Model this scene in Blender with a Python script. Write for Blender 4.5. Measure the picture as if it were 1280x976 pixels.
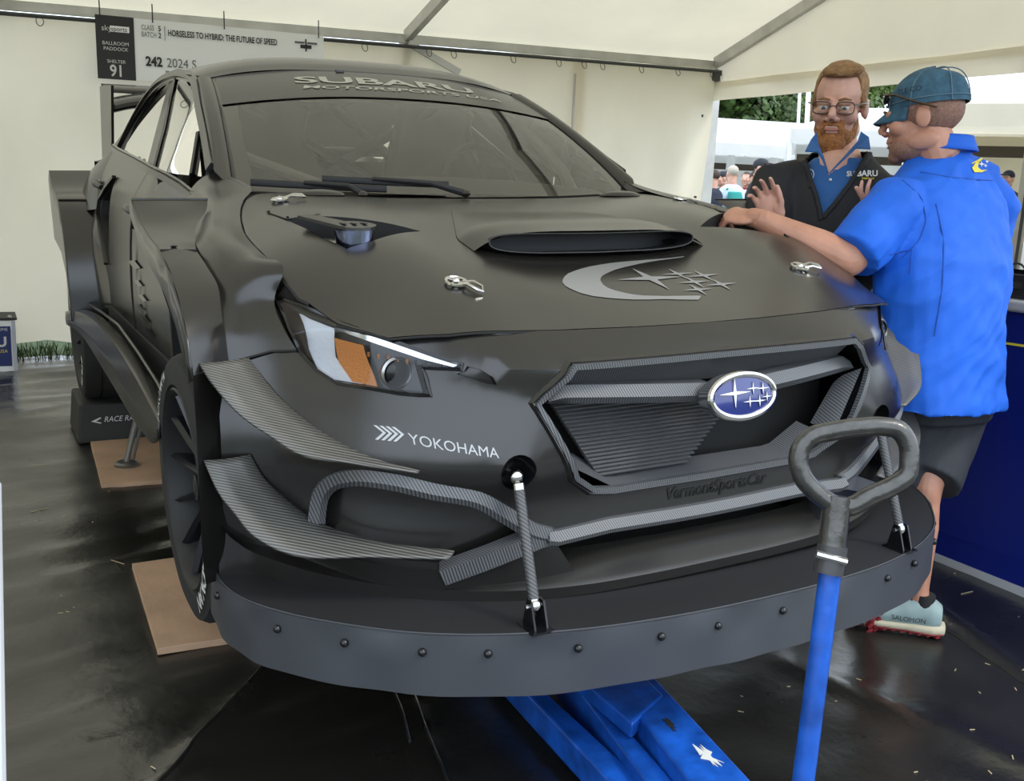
import bpy, bmesh, math, random
from mathutils import Vector, Matrix
from mathutils.geometry import delaunay_2d_cdt
random.seed(7)
for _o in list(bpy.data.objects): bpy.data.objects.remove(_o, do_unlink=True)
SC = bpy.context.scene
COL = SC.collection
# ---------------------------------------------------------------- camera
CAM_F = 1224.571                     # focal length in pixels of a 1280 x 976 frame
CAM_POS = Vector((-1.38287, -2.32979, 1.23221))
CAM_R = Vector((0.877927, -0.476404, 0.047784)); CAM_U = Vector((0.051711, 0.193562, 0.979724)); CAM_D = Vector((0.475994, 0.857656, -0.194568))
cd = bpy.data.cameras.new('camera'); cam = bpy.data.objects.new('camera', cd); COL.objects.link(cam)
cd.sensor_fit = 'HORIZONTAL'; cd.sensor_width = 36.0; cd.lens = 36.0 * CAM_F / 1280.0; cd.clip_end = 400
cam.matrix_world = Matrix(((CAM_R.x, CAM_U.x, -CAM_D.x, CAM_POS.x), (CAM_R.y, CAM_U.y, -CAM_D.y, CAM_POS.y), (CAM_R.z, CAM_U.z, -CAM_D.z, CAM_POS.z), (0, 0, 0, 1)))
SC.camera = cam
# ---------------------------------------------------------------- sky, sun, exposure
wd = bpy.data.worlds.new('overcast_sky'); SC.world = wd; wd.use_nodes = True
bgn = wd.node_tree.nodes['Background']; bgn.inputs[0].default_value = (0.78, 0.88, 1.0, 1); bgn.inputs[1].default_value = 2.4
sd = bpy.data.lights.new('sun_offscreen', 'SUN'); sd.energy = 1.3; sd.angle = math.radians(12); sd.color = (1.0, 0.95, 0.86)
sun = bpy.data.objects.new('sun_offscreen', sd); COL.objects.link(sun); sun.rotation_euler = (math.radians(38), math.radians(12), math.radians(20)); sun.location = (0, 0, 12)
vs = SC.view_settings; vs.view_transform = 'Standard'; vs.look = 'None'; vs.gamma = 1.0; vs.use_curve_mapping = False; vs.exposure = 0.2
# ---------------------------------------------------------------- materials
MATS = {}
def mat(name, col=(.5, .5, .5), rough=.5, metal=0.0, spec=.5, noise=None, bump=None, stripes=None, emit=None, coat=0, trans=0, sheen=0, ior=0):
    """noise=(scale, amount[, detail]) mottles the colour; bump=(scale, strength); stripes=(axis_vec, per_metre, dark_factor)"""
    if name in MATS: return MATS[name]
    m = bpy.data.materials.new(name); m.use_nodes = True; MATS[name] = m
    nt = m.node_tree; N = nt.nodes; L = nt.links; b = N['Principled BSDF']
    b.inputs['Base Color'].default_value = (*col, 1); b.inputs['Roughness'].default_value = rough
    b.inputs['Metallic'].default_value = metal; b.inputs['Specular IOR Level'].default_value = spec
    if ior: b.inputs['IOR'].default_value = ior
    if coat: b.inputs['Coat Weight'].default_value = coat; b.inputs['Coat Roughness'].default_value = .08
    if trans: b.inputs['Transmission Weight'].default_value = trans
    if sheen: b.inputs['Sheen Weight'].default_value = sheen
    if emit: b.inputs['Emission Color'].default_value = (*emit[0], 1); b.inputs['Emission Strength'].default_value = emit[1]
    tc = None
    if noise or bump or stripes: tc = N.new('ShaderNodeTexCoord')
    src = None
    if noise:
        t = N.new('ShaderNodeTexNoise'); t.inputs['Scale'].default_value = noise[0]; t.inputs['Detail'].default_value = noise[2] if len(noise) > 2 else 4
        L.new(tc.outputs['Object'], t.inputs['Vector'])
        r = N.new('ShaderNodeMapRange'); r.inputs['From Min'].default_value = .3; r.inputs['From Max'].default_value = .7
        r.inputs['To Min'].default_value = 1 - noise[1]; r.inputs['To Max'].default_value = 1 + noise[1]
        L.new(t.outputs['Fac'], r.inputs['Value'])
        mx = N.new('ShaderNodeVectorMath'); mx.operation = 'SCALE'; mx.inputs[0].default_value = col
        L.new(r.outputs['Result'], mx.inputs['Scale']); src = mx.outputs['Vector']; L.new(src, b.inputs['Base Color'])
    if stripes:
        ax, per, dark = stripes
        dt = N.new('ShaderNodeVectorMath'); dt.operation = 'DOT_PRODUCT'; dt.inputs[1].default_value = Vector(ax).normalized() * per * 2 * math.pi
        L.new(tc.outputs['Object'], dt.inputs[0])
        sn = N.new('ShaderNodeMath'); sn.operation = 'SINE'; L.new(dt.outputs['Value'], sn.inputs[0])
        r = N.new('ShaderNodeMapRange'); r.inputs['From Min'].default_value = -.5; r.inputs['From Max'].default_value = .5
        r.inputs['To Min'].default_value = dark; r.inputs['To Max'].default_value = 1.0; L.new(sn.outputs[0], r.inputs['Value'])
        mx = N.new('ShaderNodeVectorMath'); mx.operation = 'SCALE'
        if src: L.new(src, mx.inputs[0])
        else: mx.inputs[0].default_value = col
        L.new(r.outputs['Result'], mx.inputs['Scale']); L.new(mx.outputs['Vector'], b.inputs['Base Color'])
    if bump:
        t = N.new('ShaderNodeTexNoise'); t.inputs['Scale'].default_value = bump[0]; t.inputs['Detail'].default_value = 5
        L.new(tc.outputs['Object'], t.inputs['Vector'])
        bp = N.new('ShaderNodeBump'); bp.inputs['Strength'].default_value = bump[1]; bp.inputs['Distance'].default_value = bump[2] if len(bump) > 2 else .01
        L.new(t.outputs['Fac'], bp.inputs['Height']); L.new(bp.outputs['Normal'], b.inputs['Normal'])
    return m
def mat_glass(name, tint=(.8, .8, .8), f0=.06):
    m = bpy.data.materials.new(name); m.use_nodes = True; MATS[name] = m
    nt = m.node_tree; N = nt.nodes; L = nt.links; N.remove(N['Principled BSDF'])
    tr = N.new('ShaderNodeBsdfTransparent'); tr.inputs[0].default_value = (*tint, 1)
    gl = N.new('ShaderNodeBsdfGlossy'); gl.inputs['Roughness'].default_value = .02; gl.inputs[0].default_value = (1, 1, 1, 1)
    lw = N.new('ShaderNodeFresnel'); lw.inputs[0].default_value = 1.55
    ad = N.new('ShaderNodeMath'); ad.operation = 'ADD'; ad.inputs[1].default_value = f0; L.new(lw.outputs[0], ad.inputs[0])
    mx = N.new('ShaderNodeMixShader'); L.new(ad.outputs[0], mx.inputs[0]); L.new(tr.outputs[0], mx.inputs[1]); L.new(gl.outputs[0], mx.inputs[2])
    L.new(mx.outputs[0], N['Material Output'].inputs[0]); return m
def mat_cloth(name, col, transl=.45, bump=None):
    m = bpy.data.materials.new(name); m.use_nodes = True; MATS[name] = m
    nt = m.node_tree; N = nt.nodes; L = nt.links; N.remove(N['Principled BSDF'])
    df = N.new('ShaderNodeBsdfDiffuse'); tl = N.new('ShaderNodeBsdfTranslucent')
    tc = N.new('ShaderNodeTexCoord'); t = N.new('ShaderNodeTexNoise'); t.inputs['Scale'].default_value = 1.6; t.inputs['Detail'].default_value = 5
    L.new(tc.outputs['Object'], t.inputs['Vector'])
    r = N.new('ShaderNodeMapRange'); r.inputs['To Min'].default_value = .86; r.inputs['To Max'].default_value = 1.08; L.new(t.outputs['Fac'], r.inputs['Value'])
    s = N.new('ShaderNodeVectorMath'); s.operation = 'SCALE'; s.inputs[0].default_value = col; L.new(r.outputs[0], s.inputs['Scale'])
    L.new(s.outputs[0], df.inputs[0]); L.new(s.outputs[0], tl.inputs[0])
    if bump:
        t2 = N.new('ShaderNodeTexNoise'); t2.inputs['Scale'].default_value = bump[0]; t2.inputs['Detail'].default_value = 3; L.new(tc.outputs['Object'], t2.inputs['Vector'])
        bp = N.new('ShaderNodeBump'); bp.inputs['Strength'].default_value = bump[1]; bp.inputs['Distance'].default_value = .05; L.new(t2.outputs['Fac'], bp.inputs['Height'])
        L.new(bp.outputs[0], df.inputs['Normal']); L.new(bp.outputs[0], tl.inputs['Normal'])
    mx = N.new('ShaderNodeMixShader'); mx.inputs[0].default_value = transl; L.new(df.outputs[0], mx.inputs[1]); L.new(tl.outputs[0], mx.inputs[2])
    L.new(mx.outputs[0], N['Material Output'].inputs[0]); return m
mat('satin_grey', (.0115, .0105, .0092), .25, ior=1.65)
mat('skirt_grey', (.046, .049, .056), .45)
mat('carbon_dark', (.06, .06, .062), .3, stripes=((1, .1, .35), 200, .35))
mat('screen_print', (.42, .40, .35), .30)
mat('satin_trim', (.020, .021, .024), .30, ior=1.6)
mat('matte_black', (.012, .012, .013), .6)
mat('gloss_black', (.006, .006, .007), .12)
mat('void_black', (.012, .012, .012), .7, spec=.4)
mat('rubber', (.016, .016, .016), .75, bump=(60, .1))
mat('carbon_canard', (.15, .145, .13), .42, stripes=((.35, .25, 1.0), 190, .30))
mat('carbon_trim', (.13, .133, .138), .33, stripes=((1, .1, .35), 190, .30))
mat('carbon_floor', (.07, .068, .064), .5, stripes=((.1, .8, 1.0), 120, .5))
mat('slat_grey', (.12, .12, .122), .4)
mat('carbon_tube', (.10, .10, .10), .3, stripes=((1, .2, 1.2), 160, .35))
mat('chrome', (.62, .61, .58), .16, metal=1)
mat('steel', (.42, .42, .42), .3, metal=1)
mat('exhaust_blue', (.30, .34, .50), .2, metal=1, noise=(9, .5))
mat('alloy_black', (.010, .010, .012), .22)
mat('white_print', (.62, .62, .60), .5)
mat('grey_print', (.20, .20, .195), .4)
mat('silver_print', (.42, .43, .44), .35)
mat('gloss_decal', (.006, .006, .006), .15)
mat('red_paint', (.5, .02, .02), .4)
mat('emblem_blue', (.012, .022, .16), .18, coat=1)
mat('amber', (.62, .22, .03), .25, bump=(220, .4))
mat('reflector_white', (.70, .72, .75), .25, bump=(90, .25))
mat('reflector_chrome', (.75, .77, .8), .12, metal=1)
mat('dark_red', (.010, .002, .002), .2)
mat('lens_smoke', (.005, .005, .005), .3)
mat('seat_grey', (.20, .19, .18), .7)
mat('cage_grey', (.33, .32, .30), .45)
mat('interior_dark', (.10, .095, .085), .7)
mat_glass('windscreen_glass', (.84, .82, .78), .05)
mat_glass('side_glass', (.62, .60, .55), .34)
mat_glass('lens_glass', (.95, .96, .97), -.02)
# ---------------------------------------------------------------- helpers
def M(n): return MATS[n] if isinstance(n, str) else n
def link(name, me, m=None, parent=None):
    o = bpy.data.objects.new(name, me); COL.objects.link(o)
    if m is not None and me is not None and not me.materials: me.materials.append(M(m))
    if parent is not None: o.parent = parent
    return o
def mesh(name, V, F, m, parent=None, smooth=True, sharp=None):
    me = bpy.data.meshes.new(name); me.from_pydata([tuple(v) for v in V], [], F); me.validate()
    if smooth:
        me.polygons.foreach_set('use_smooth', [True] * len(me.polygons))
        if sharp is not None: me.set_sharp_from_angle(angle=math.radians(sharp))
    me.update(); return link(name, me, m, parent)
def tag(o, label=None, cat=None, group=None, kind=None):
    if label: o['label'] = label
    if cat: o['category'] = cat
    if group: o['group'] = group
    if kind: o['kind'] = kind
    return o
def empty(name, loc=(0, 0, 0), rot=(0, 0, 0)):
    o = bpy.data.objects.new(name, None); COL.objects.link(o); o.location = loc; o.rotation_euler = rot; o.empty_display_size = .1; return o
class MB:
    """collects verts and faces of ONE part"""
    def __init__(s): s.V = []; s.F = []
    def add(s, V, F):
        o = len(s.V); s.V += [Vector(v) for v in V]; s.F += [tuple(i + o for i in f) for f in F]; return s
    def box(s, c, d, R=None):
        x, y, z = d[0] / 2, d[1] / 2, d[2] / 2
        V = [Vector((a * x, b * y, e * z)) for a in (-1, 1) for b in (-1, 1) for e in (-1, 1)]
        if R is not None: V = [R @ v for v in V]
        c = Vector(c); V = [v + c for v in V]
        return s.add(V, [(0, 1, 3, 2), (4, 6, 7, 5), (0, 4, 5, 1), (2, 3, 7, 6), (0, 2, 6, 4), (1, 5, 7, 3)])
    def prism(s, poly, vec):
        n = len(poly); V = [Vector(p) for p in poly] + [Vector(p) + Vector(vec) for p in poly]
        return s.add(V, [tuple(range(n))[::-1], tuple(range(n, 2 * n))] + [(i, (i + 1) % n, n + (i + 1) % n, n + i) for i in range(n)])
    def tube(s, pts, r, n=10, caps=True, flat=None, closed=False):
        pts = [Vector(p) for p in pts]; k = len(pts); V = []; F = []
        rr = r if isinstance(r, (list, tuple)) else [r] * k
        t0 = (pts[1] - pts[0]).normalized(); a = Vector((0, 0, 1)) if abs(t0.z) < .9 else Vector((1, 0, 0))
        nrm = (a - t0 * a.dot(t0)).normalized(); prev = t0
        for i, p in enumerate(pts):
            if closed: t = (pts[(i + 1) % k] - pts[i - 1]).normalized()
            else: t = ((pts[min(i + 1, k - 1)] - pts[max(i - 1, 0)])).normalized()
            nrm = prev.rotation_difference(t) @ nrm; nrm = (nrm - t * nrm.dot(t)).normalized(); prev = t
            b = t.cross(nrm); q = rr[i]; qa, qb = q if isinstance(q, (tuple, list)) else (q, q)
            for j in range(n):
                an = 2 * math.pi * j / n; V.append(p + nrm * math.cos(an) * qa + b * math.sin(an) * qb)
        for i in range(k if closed else k - 1):
            i2 = (i + 1) % k
            for j in range(n): F.append((i * n + j, i * n + (j + 1) % n, i2 * n + (j + 1) % n, i2 * n + j))
        if caps and not closed: F += [tuple(range(n))[::-1], tuple((k - 1) * n + j for j in range(n))]
        return s.add(V, F)
    def sphere(s, c, r, nu=12, nv=8, R=None):
        rx, ry, rz = r if isinstance(r, (tuple, list)) else (r, r, r); V = []; F = []
        for i in range(nv + 1):
            th = math.pi * i / nv
            for j in range(nu):
                ph = 2 * math.pi * j / nu; v = Vector((rx * math.sin(th) * math.cos(ph), ry * math.sin(th) * math.sin(ph), rz * math.cos(th)))
                if R is not None: v = R @ v
                V.append(v + Vector(c))
        for i in range(nv):
            for j in range(nu): F.append((i * nu + j, (i + 1) * nu + j, (i + 1) * nu + (j + 1) % nu, i * nu + (j + 1) % nu))
        return s.add(V, F)
    def lathe(s, prof, c, axis='x', n=32, a0=0, a1=2 * math.pi):
        full = abs(a1 - a0 - 2 * math.pi) < 1e-6; V = []; F = []; k = len(prof); m_ = n if full else n + 1
        for j in range(m_):
            a = a0 + (a1 - a0) * j / n
            for (h, r) in prof:
                ca, sa = r * math.cos(a), r * math.sin(a)
                V.append(Vector(c) + (Vector((h, ca, sa)) if axis == 'x' else Vector((ca, h, sa)) if axis == 'y' else Vector((ca, sa, h))))
        for j in range(n):
            j2 = (j + 1) % m_
            for i in range(k - 1): F.append((j * k + i, j * k + i + 1, j2 * k + i + 1, j2 * k + i))
        return s.add(V, F)
    def grid(s, rows, closed=False):
        k = len(rows[0]); V = [v for r in rows for v in r]; F = []
        for i in range(len(rows) - 1):
            for j in range(k if closed else k - 1):
                j2 = (j + 1) % k; F.append((i * k + j, i * k + j2, (i + 1) * k + j2, (i + 1) * k + j))
        return s.add(V, F)
    def build(s, name, m, parent=None, smooth=True, sharp=35):
        return mesh(name, s.V, s.F, m, parent, smooth, sharp if smooth else None)
def cr(pts, n, closed=False):
    """centripetal-like smooth curve through points, n samples per span"""
    P = [Vector(p) for p in pts]; k = len(P); out = []
    for i in range(k if closed else k - 1):
        if closed: p0, p1, p2, p3 = P[i - 1], P[i], P[(i + 1) % k], P[(i + 2) % k]
        else:
            p1, p2 = P[i], P[i + 1]; p0 = P[i - 1] if i else p1 * 2 - p2; p3 = P[i + 2] if i + 2 < k else p2 * 2 - p1
        d1 = max((p1 - p0).length, 1e-6) ; d2 = max((p2 - p1).length, 1e-6); d3 = max((p3 - p2).length, 1e-6)
        m1 = ((p1 - p0) / d1 * d2 + (p2 - p1) / d2 * d1) * (d2 / (d1 + d2)); m2 = ((p2 - p1) / d2 * d3 + (p3 - p2) / d3 * d2) * (d2 / (d2 + d3))
        for j in range(n):
            t = j / n; out.append(p1 * (2 * t**3 - 3 * t**2 + 1) + m1 * (t**3 - 2 * t**2 + t) + p2 * (-2 * t**3 + 3 * t**2) + m2 * (t**3 - t**2))
    if not closed: out.append(P[-1].copy())
    return out
def resample(pts, n):
    P = [Vector(p) for p in pts]; L = [0]
    for a, b in zip(P, P[1:]): L.append(L[-1] + (b - a).length)
    out = []; j = 0
    for i in range(n):
        t = L[-1] * i / (n - 1)
        while j < len(L) - 2 and L[j + 1] < t: j += 1
        out.append(P[j].lerp(P[j + 1], (t - L[j]) / max(L[j + 1] - L[j], 1e-9)))
    return out
def patch(rows, nu=6, nv=6):
    """smooth surface through a grid of control points -> dense rows"""
    R = [cr(r, nu) for r in rows]; k = len(R[0])
    C_ = [cr([R[i][j] for i in range(len(R))], nv) for j in range(k)]
    return [[C_[j][i] for j in range(k)] for i in range(len(C_[0]))]
def mir(P): return [Vector((-p[0], p[1], p[2])) for p in P]
def inpoly(p, poly):
    c = False; n = len(poly); x, y = p[0], p[1]; j = n - 1
    for i in range(n):
        xi, yi = poly[i][0], poly[i][1]; xj, yj = poly[j][0], poly[j][1]
        if (yi > y) != (yj > y) and x < (xj - xi) * (y - yi) / (yj - yi) + xi: c = not c
        j = i
    return c
def densify(loop, step, closed=True):
    out = []; n = len(loop)
    for i in range(n if closed else n - 1):
        a = Vector(loop[i][:2]); b = Vector(loop[(i + 1) % n][:2]); k = max(1, int(math.ceil((b - a).length / step)))
        out += [a.lerp(b, j / k) for j in range(k)]
    if not closed: out.append(Vector(loop[-1][:2]))
    return out
def cdt(name, outer, holes, step, lift, m, parent=None, solid=0.0, sharp=40):
    """panel: 2D outline with holes, triangulated with inner points, lifted onto its surface"""
    loops = [densify(outer, step)] + [densify(h, step * .7) for h in holes]
    V = []; E = []
    for L in loops:
        o = len(V); V += L; E += [(o + i, o + (i + 1) % len(L)) for i in range(len(L))]
    nb = len(V); x0 = min(v.x for v in loops[0]); x1 = max(v.x for v in loops[0]); y0 = min(v.y for v in loops[0]); y1 = max(v.y for v in loops[0])
    cell = {}
    for v in V: cell.setdefault((int(v.x // step), int(v.y // step)), []).append(v)
    ny = int((y1 - y0) / step) + 1; nx = int((x1 - x0) / step) + 1
    for i in range(nx + 1):
        for j in range(ny + 1):
            p = Vector((x0 + (i + .5 * (j % 2)) * step, y0 + j * step * .95)); cx, cy = int(p.x // step), int(p.y // step)
            if any((q - p).length < step * .5 for a in (-1, 0, 1) for b in (-1, 0, 1) for q in cell.get((cx + a, cy + b), ())): continue
            if inpoly(p, outer) and not any(inpoly(p, h) for h in holes): V.append(p)
    rv, re, rf, *_ = delaunay_2d_cdt(V, E, [], 0, 1e-7)
    F = []
    for f in rf:
        c = sum((rv[i] for i in f), Vector((0, 0))) / len(f)
        if inpoly(c, outer) and not any(inpoly(c, h) for h in holes): F.append(tuple(f))
    o = mesh(name, [lift(v.x, v.y) for v in rv], F, m, parent, True, sharp)
    if solid:
        md = o.modifiers.new('thickness', 'SOLIDIFY'); md.thickness = solid; md.offset = 0
    return o
def wall(name, loop3, vec, m, parent=None, closed=True):
    a = [Vector(p) for p in loop3]; v = Vector(vec); b = [p + v for p in a]
    if closed: a = a + [a[0]]; b = b + [b[0]]
    return MB().grid([a, b]).build(name, m, parent, True, 30)
def sweep(path, prof, up=(0, 0, 1), closed=False, upf=None):
    """prof: list of (side, up) offsets -> rows for a closed-profile bar"""
    P = [Vector(p) for p in path]; k = len(P); rows = []
    for i, p in enumerate(P):
        t = (P[(i + 1) % k if closed else min(i + 1, k - 1)] - P[i - 1 if (closed or i) else 0]).normalized()
        u = Vector(upf(i)) if upf else Vector(up); sd_ = t.cross(u).normalized(); u2 = sd_.cross(t).normalized()
        rows.append([p + sd_ * a + u2 * b for a, b in prof])
    if closed: rows.append(rows[0])
    return rows
def bar(name, path, prof, m, parent=None, up=(0, 0, 1), closed=False, upf=None, sharp=30):
    b = MB(); r = sweep(path, prof, up, closed, upf); b.grid(r, closed=True)
    if not closed:
        n = len(prof); k = len(r); b.F += [tuple(range(n)), tuple((k - 1) * n + j for j in range(n))[::-1]]
    return b.build(name, m, parent, True, sharp)
def rect(w, h): return [(-w / 2, -h / 2), (w / 2, -h / 2), (w / 2, h / 2), (-w / 2, h / 2)]
def textmesh(s, size, lift, name, m, parent=None, align='LEFT', space=1.0, shear=0.0, sx=1.0, bold=0.0, split=None, res=3):
    """flat print: built-in lettering mapped by lift(x, y) onto its surface"""
    cu = bpy.data.curves.new('t', 'FONT'); cu.body = s; cu.size = size; cu.align_x = align; cu.space_character = space; cu.shear = shear; cu.resolution_u = res; cu.offset = bold
    o = bpy.data.objects.new('t', cu); COL.objects.link(o)
    dg = bpy.context.evaluated_depsgraph_get(); me = bpy.data.meshes.new_from_object(o.evaluated_get(dg))
    bpy.data.objects.remove(o); bpy.data.curves.remove(cu)
    if split:
        bm = bmesh.new(); bm.from_mesh(me)
        x0 = min(v.co.x for v in bm.verts); x1 = max(v.co.x for v in bm.verts)
        for i in range(1, split):
            bmesh.ops.bisect_plane(bm, geom=bm.verts[:] + bm.edges[:] + bm.faces[:], plane_co=(x0 + (x1 - x0) * i / split, 0, 0), plane_no=(1, 0, 0))
        bm.to_mesh(me); bm.free()
    for v in me.vertices: v.co = lift(v.co.x * sx, v.co.y)
    me.materials.clear(); me.name = name; return link(name, me, m, parent)
def planelift(o, u, v, n=None, eps=.002):
    o, u, v = Vector(o), Vector(u).normalized(), Vector(v).normalized(); n = u.cross(v).normalized()
    return lambda x, y: o + u * x + v * y + n * eps
def apply_mods(o):
    dg = bpy.context.evaluated_depsgraph_get(); me = bpy.data.meshes.new_from_object(o.evaluated_get(dg)); o.modifiers.clear(); old = o.data; o.data = me; bpy.data.meshes.remove(old); return o
def rmat(axis, deg): return Matrix.Rotation(math.radians(deg), 3, axis)
# ================================================================ SETTING: tent, floor
def at(px, py, x=None, y=None, z=None):
    """world point seen at a pixel of the 1280 x 976 photograph on one coordinate plane (used to measure the place)"""
    d = CAM_D + CAM_R * ((px - 640) / CAM_F) - CAM_U * ((py - 488) / CAM_F)
    k, v = (0, x) if x is not None else (1, y) if y is not None else (2, z)
    return CAM_POS + d * ((v - CAM_POS[k]) / d[k])
from mathutils import noise as NZ
mat_cloth('tent_roof_cloth', (.86, .78, .60), .30)
mat_cloth('tent_wall_cloth', (.90, .83, .68), .25, (1.1, .5))
mat('aluminium', (.50, .49, .46), .45, metal=.6, noise=(6, .12))
mat('rail_dark', (.05, .052, .05), .5)
mat('grass', (.045, .075, .018), .9, noise=(30, .5), bump=(60, .8, .03))
mat('outside_ground', (.075, .085, .05), .95, spec=.2, noise=(3, .25))
ms = mat('sheet_plastic', (.012, .0115, .0095), .22, spec=.9, bump=(34, .10, .01))
_n = ms.node_tree.nodes; _l = ms.node_tree.links; _t = _n.new('ShaderNodeTexNoise'); _t.inputs['Scale'].default_value = 1.3; _t.inputs['Detail'].default_value = 6
_c = _n.new('ShaderNodeTexCoord'); _l.new(_c.outputs['Object'], _t.inputs['Vector']); _r = _n.new('ShaderNodeMapRange'); _r.inputs['From Min'].default_value = .35; _r.inputs['From Max'].default_value = .65; _r.inputs['To Min'].default_value = .15; _r.inputs['To Max'].default_value = .42
_l.new(_t.outputs['Fac'], _r.inputs['Value']); _l.new(_r.outputs[0], _n['Principled BSDF'].inputs['Roughness'])
mat('sign_white', (.85, .85, .84), .5); mat('sign_black', (.012, .012, .013), .5); mat('ink', (.02, .02, .02), .6); mat('ink_soft', (.12, .12, .12), .6)
def eave(x): return 2.30 + .0268 * (x + .6)
def wy(x): return 5.15 - .083 * x
# --- floor: black plastic sheeting, wrinkled and folded
FOLDS = [((350, 822), (205, 976), .016, .020), ((0, 745), (330, 660), .012, .035), ((1110, 715), (1290, 850), .014, .022), ((880, 700), (1120, 745), .006, .02), ((1000, 835), (1290, 960), .010, .05), ((500, 850), (560, 990), .012, .012), ((0, 600), (210, 575), .006, .03), ((0, 850), (150, 800), .006, .05), ((60, 990), (330, 900), .006, .04), ((20, 520), (110, 500), .008, .03)]
FG = [((at(*a, z=0)).xy, (at(*b_, z=0)).xy, h, w) for a, b_, h, w in FOLDS]
def floorz(x, y):
    z = .004 * NZ.noise((x * 2.1, y * 2.1, 0)) + .003 * NZ.noise((x * 3 + 7, y * 9, 3))
    lf = max(0, min(1, (-.2 - x) / .5))
    z += lf * (.010 * NZ.noise((x * 1.6 + y * .8, y * 8 - x * 2, 1.5)) + .006 * (.4 - abs(NZ.noise((x * 2.5, y * 15 - x * 5, 5)))) + .003 * (.4 - abs(NZ.noise((x * 5, y * 32 - x * 12, 8)))))
    z += .0010 * NZ.noise((x * 17, y * 17, 9))
    p = Vector((x, y))
    for a, b_, h, w in FG:
        d = b_ - a; t = max(-.05, min(1.05, (p - a).dot(d) / d.length_squared)); q = (p - a - d * t).length / w
        if q < 3: z += h * math.exp(-q * q)
    return z
xs = [-3.9 + .35 * i for i in range(6)] + [-1.85 + .028 * i for i in range(115)] + [1.40 + .06 * i for i in range(52)]
ys = [-3.2 + .2 * i for i in range(6)] + [-2.05 + .028 * i for i in range(100)] + [.78 + .05 * i for i in range(88)]
rows = [[Vector((x, y, floorz(x, y))) for x in xs] for y in ys if y < 5.05]
fl = MB().grid(rows).build('floor', 'sheet_plastic', None, True, None); tag(fl, kind='structure')
for pts in (((862, 703), (960, 722), (1098, 742), (1200, 800), (1290, 862)), ((1005, 748), (1080, 745), (1100, 742)), ((348, 822), (300, 870), (250, 925), (195, 990)), ((512, 850), (530, 905), (560, 985)), ((480, 840), (500, 880), (512, 925))):
    q = resample(cr([at(*p_, z=0) for p_ in pts], 4), 40); w_ = .0028 if pts[0][0] > 600 else .004
    MB().tube([Vector((p_.x, p_.y, floorz(p_.x, p_.y) + .0005)) for p_ in q], w_, 6).build('sheet_fold', 'sheet_plastic', fl)
gq = mesh('ground', [(-60, -60, -.03), (120, -60, -.03), (120, 140, -.03), (-60, 140, -.03)], [(0, 1, 2, 3)], 'outside_ground'); tag(gq, kind='structure')
b = MB()
for i in range(1500):
    x = -2.6 + 3.2 * random.random(); y = 4.85 + random.random() * .55 - x * .06; h = .03 + .05 * random.random(); a = random.random() * 6.3; w = .006
    b.add([(x - w * math.cos(a), y - w * math.sin(a), -.03), (x + w * math.cos(a), y + w * math.sin(a), -.03), (x + .03 * math.cos(a * 3), y + .03 * math.sin(a * 3), h)], [(0, 1, 2)])
b.add([(-4, 4.7, -.02), (5, 4.2, -.02), (5, 6, -.02), (-4, 6.5, -.02)], [(0, 1, 2, 3)])
tag(b.build('grass', 'grass', None, False), 'strip of green grass showing under the white tent wall', 'grass', kind='stuff')
# --- back wall curtain (two cloths that meet at a seam)
def curtain(name, x0, x1, n):
    rows = []
    for k in range(21):
        t = k / 20
        row = []
        for i in range(n + 1):
            x = x0 + (x1 - x0) * i / n; top = eave(x) - .03; bot = .03 + .05 * max(0, 1 - abs(x + .95) / .35)
            fold = .018 * math.sin(x * 9 + .6 * math.sin(t * 4 + x)) * (.3 + .7 * t) + .05 * NZ.noise((x * 1.3, t * 2.2, 4)) + .02 * NZ.noise((x * 4, t * 3, 8))
            row.append(Vector((x, wy(x) - .02 + fold + .03 * t, top + (bot - top) * t)))
        rows.append(row)
    return MB().grid(rows).build(name, 'tent_wall_cloth', None, True, None)
w_ = curtain('wall_back', -4.0, 3.16, 120); tag(w_, kind='structure')
w2 = curtain('wall_back', 3.05, 4.40, 30); tag(w2, kind='structure')
for v in w2.data.vertices: v.co.y -= .03
MB().tube([(3.045, wy(3.05) - .055, 2.24), (3.055, wy(3.05) - .055, 1.3)], .012, 6).build('curtain_pole', 'aluminium', w2)
for zz in (2.0, 1.3): MB().tube([(4.30, wy(4.3) - .075, zz - .01), (4.30, wy(4.3) - .075, zz + .01)], .012, 8).build('eyelet', 'rail_dark', w2)
rows = []
for k in range(2):
    rows.append([Vector((-3.9 + .03 * math.sin(y * 5), y, 0.03 if k == 0 else 2.25)) for y in [5.4 - .15 * i for i in range(44)]])
tag(MB().grid(rows).build('wall_left', 'tent_wall_cloth', None, True, None), kind='structure')
# --- roof cloth, ridge along x
RY = 2.0; FY_ = -1.1; RISE = 3.05 * .30
def roofz(x, y):
    e = eave(x) + .06
    t = (wy(x) - y) / (wy(x) - RY) if y > RY else (y - FY_) / (RY - FY_)
    t = max(-.05, t); seg = abs(((x - 1.62) / 2.83) % 1 - .5) * 2
    return e + RISE * t + .012 - .05 * (1 - seg) ** .8 * math.sin(math.pi * max(0, min(1, t))) * .6
rows = [[Vector((x, y, roofz(x, y))) for x in [-4.2 + 8.7 * i / 60 for i in range(61)]] for y in [5.3 - 6.5 * k / 40 for k in range(41)]]
tag(MB().grid(rows).build('ceiling', 'tent_roof_cloth', None, True, None), kind='structure')
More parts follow.
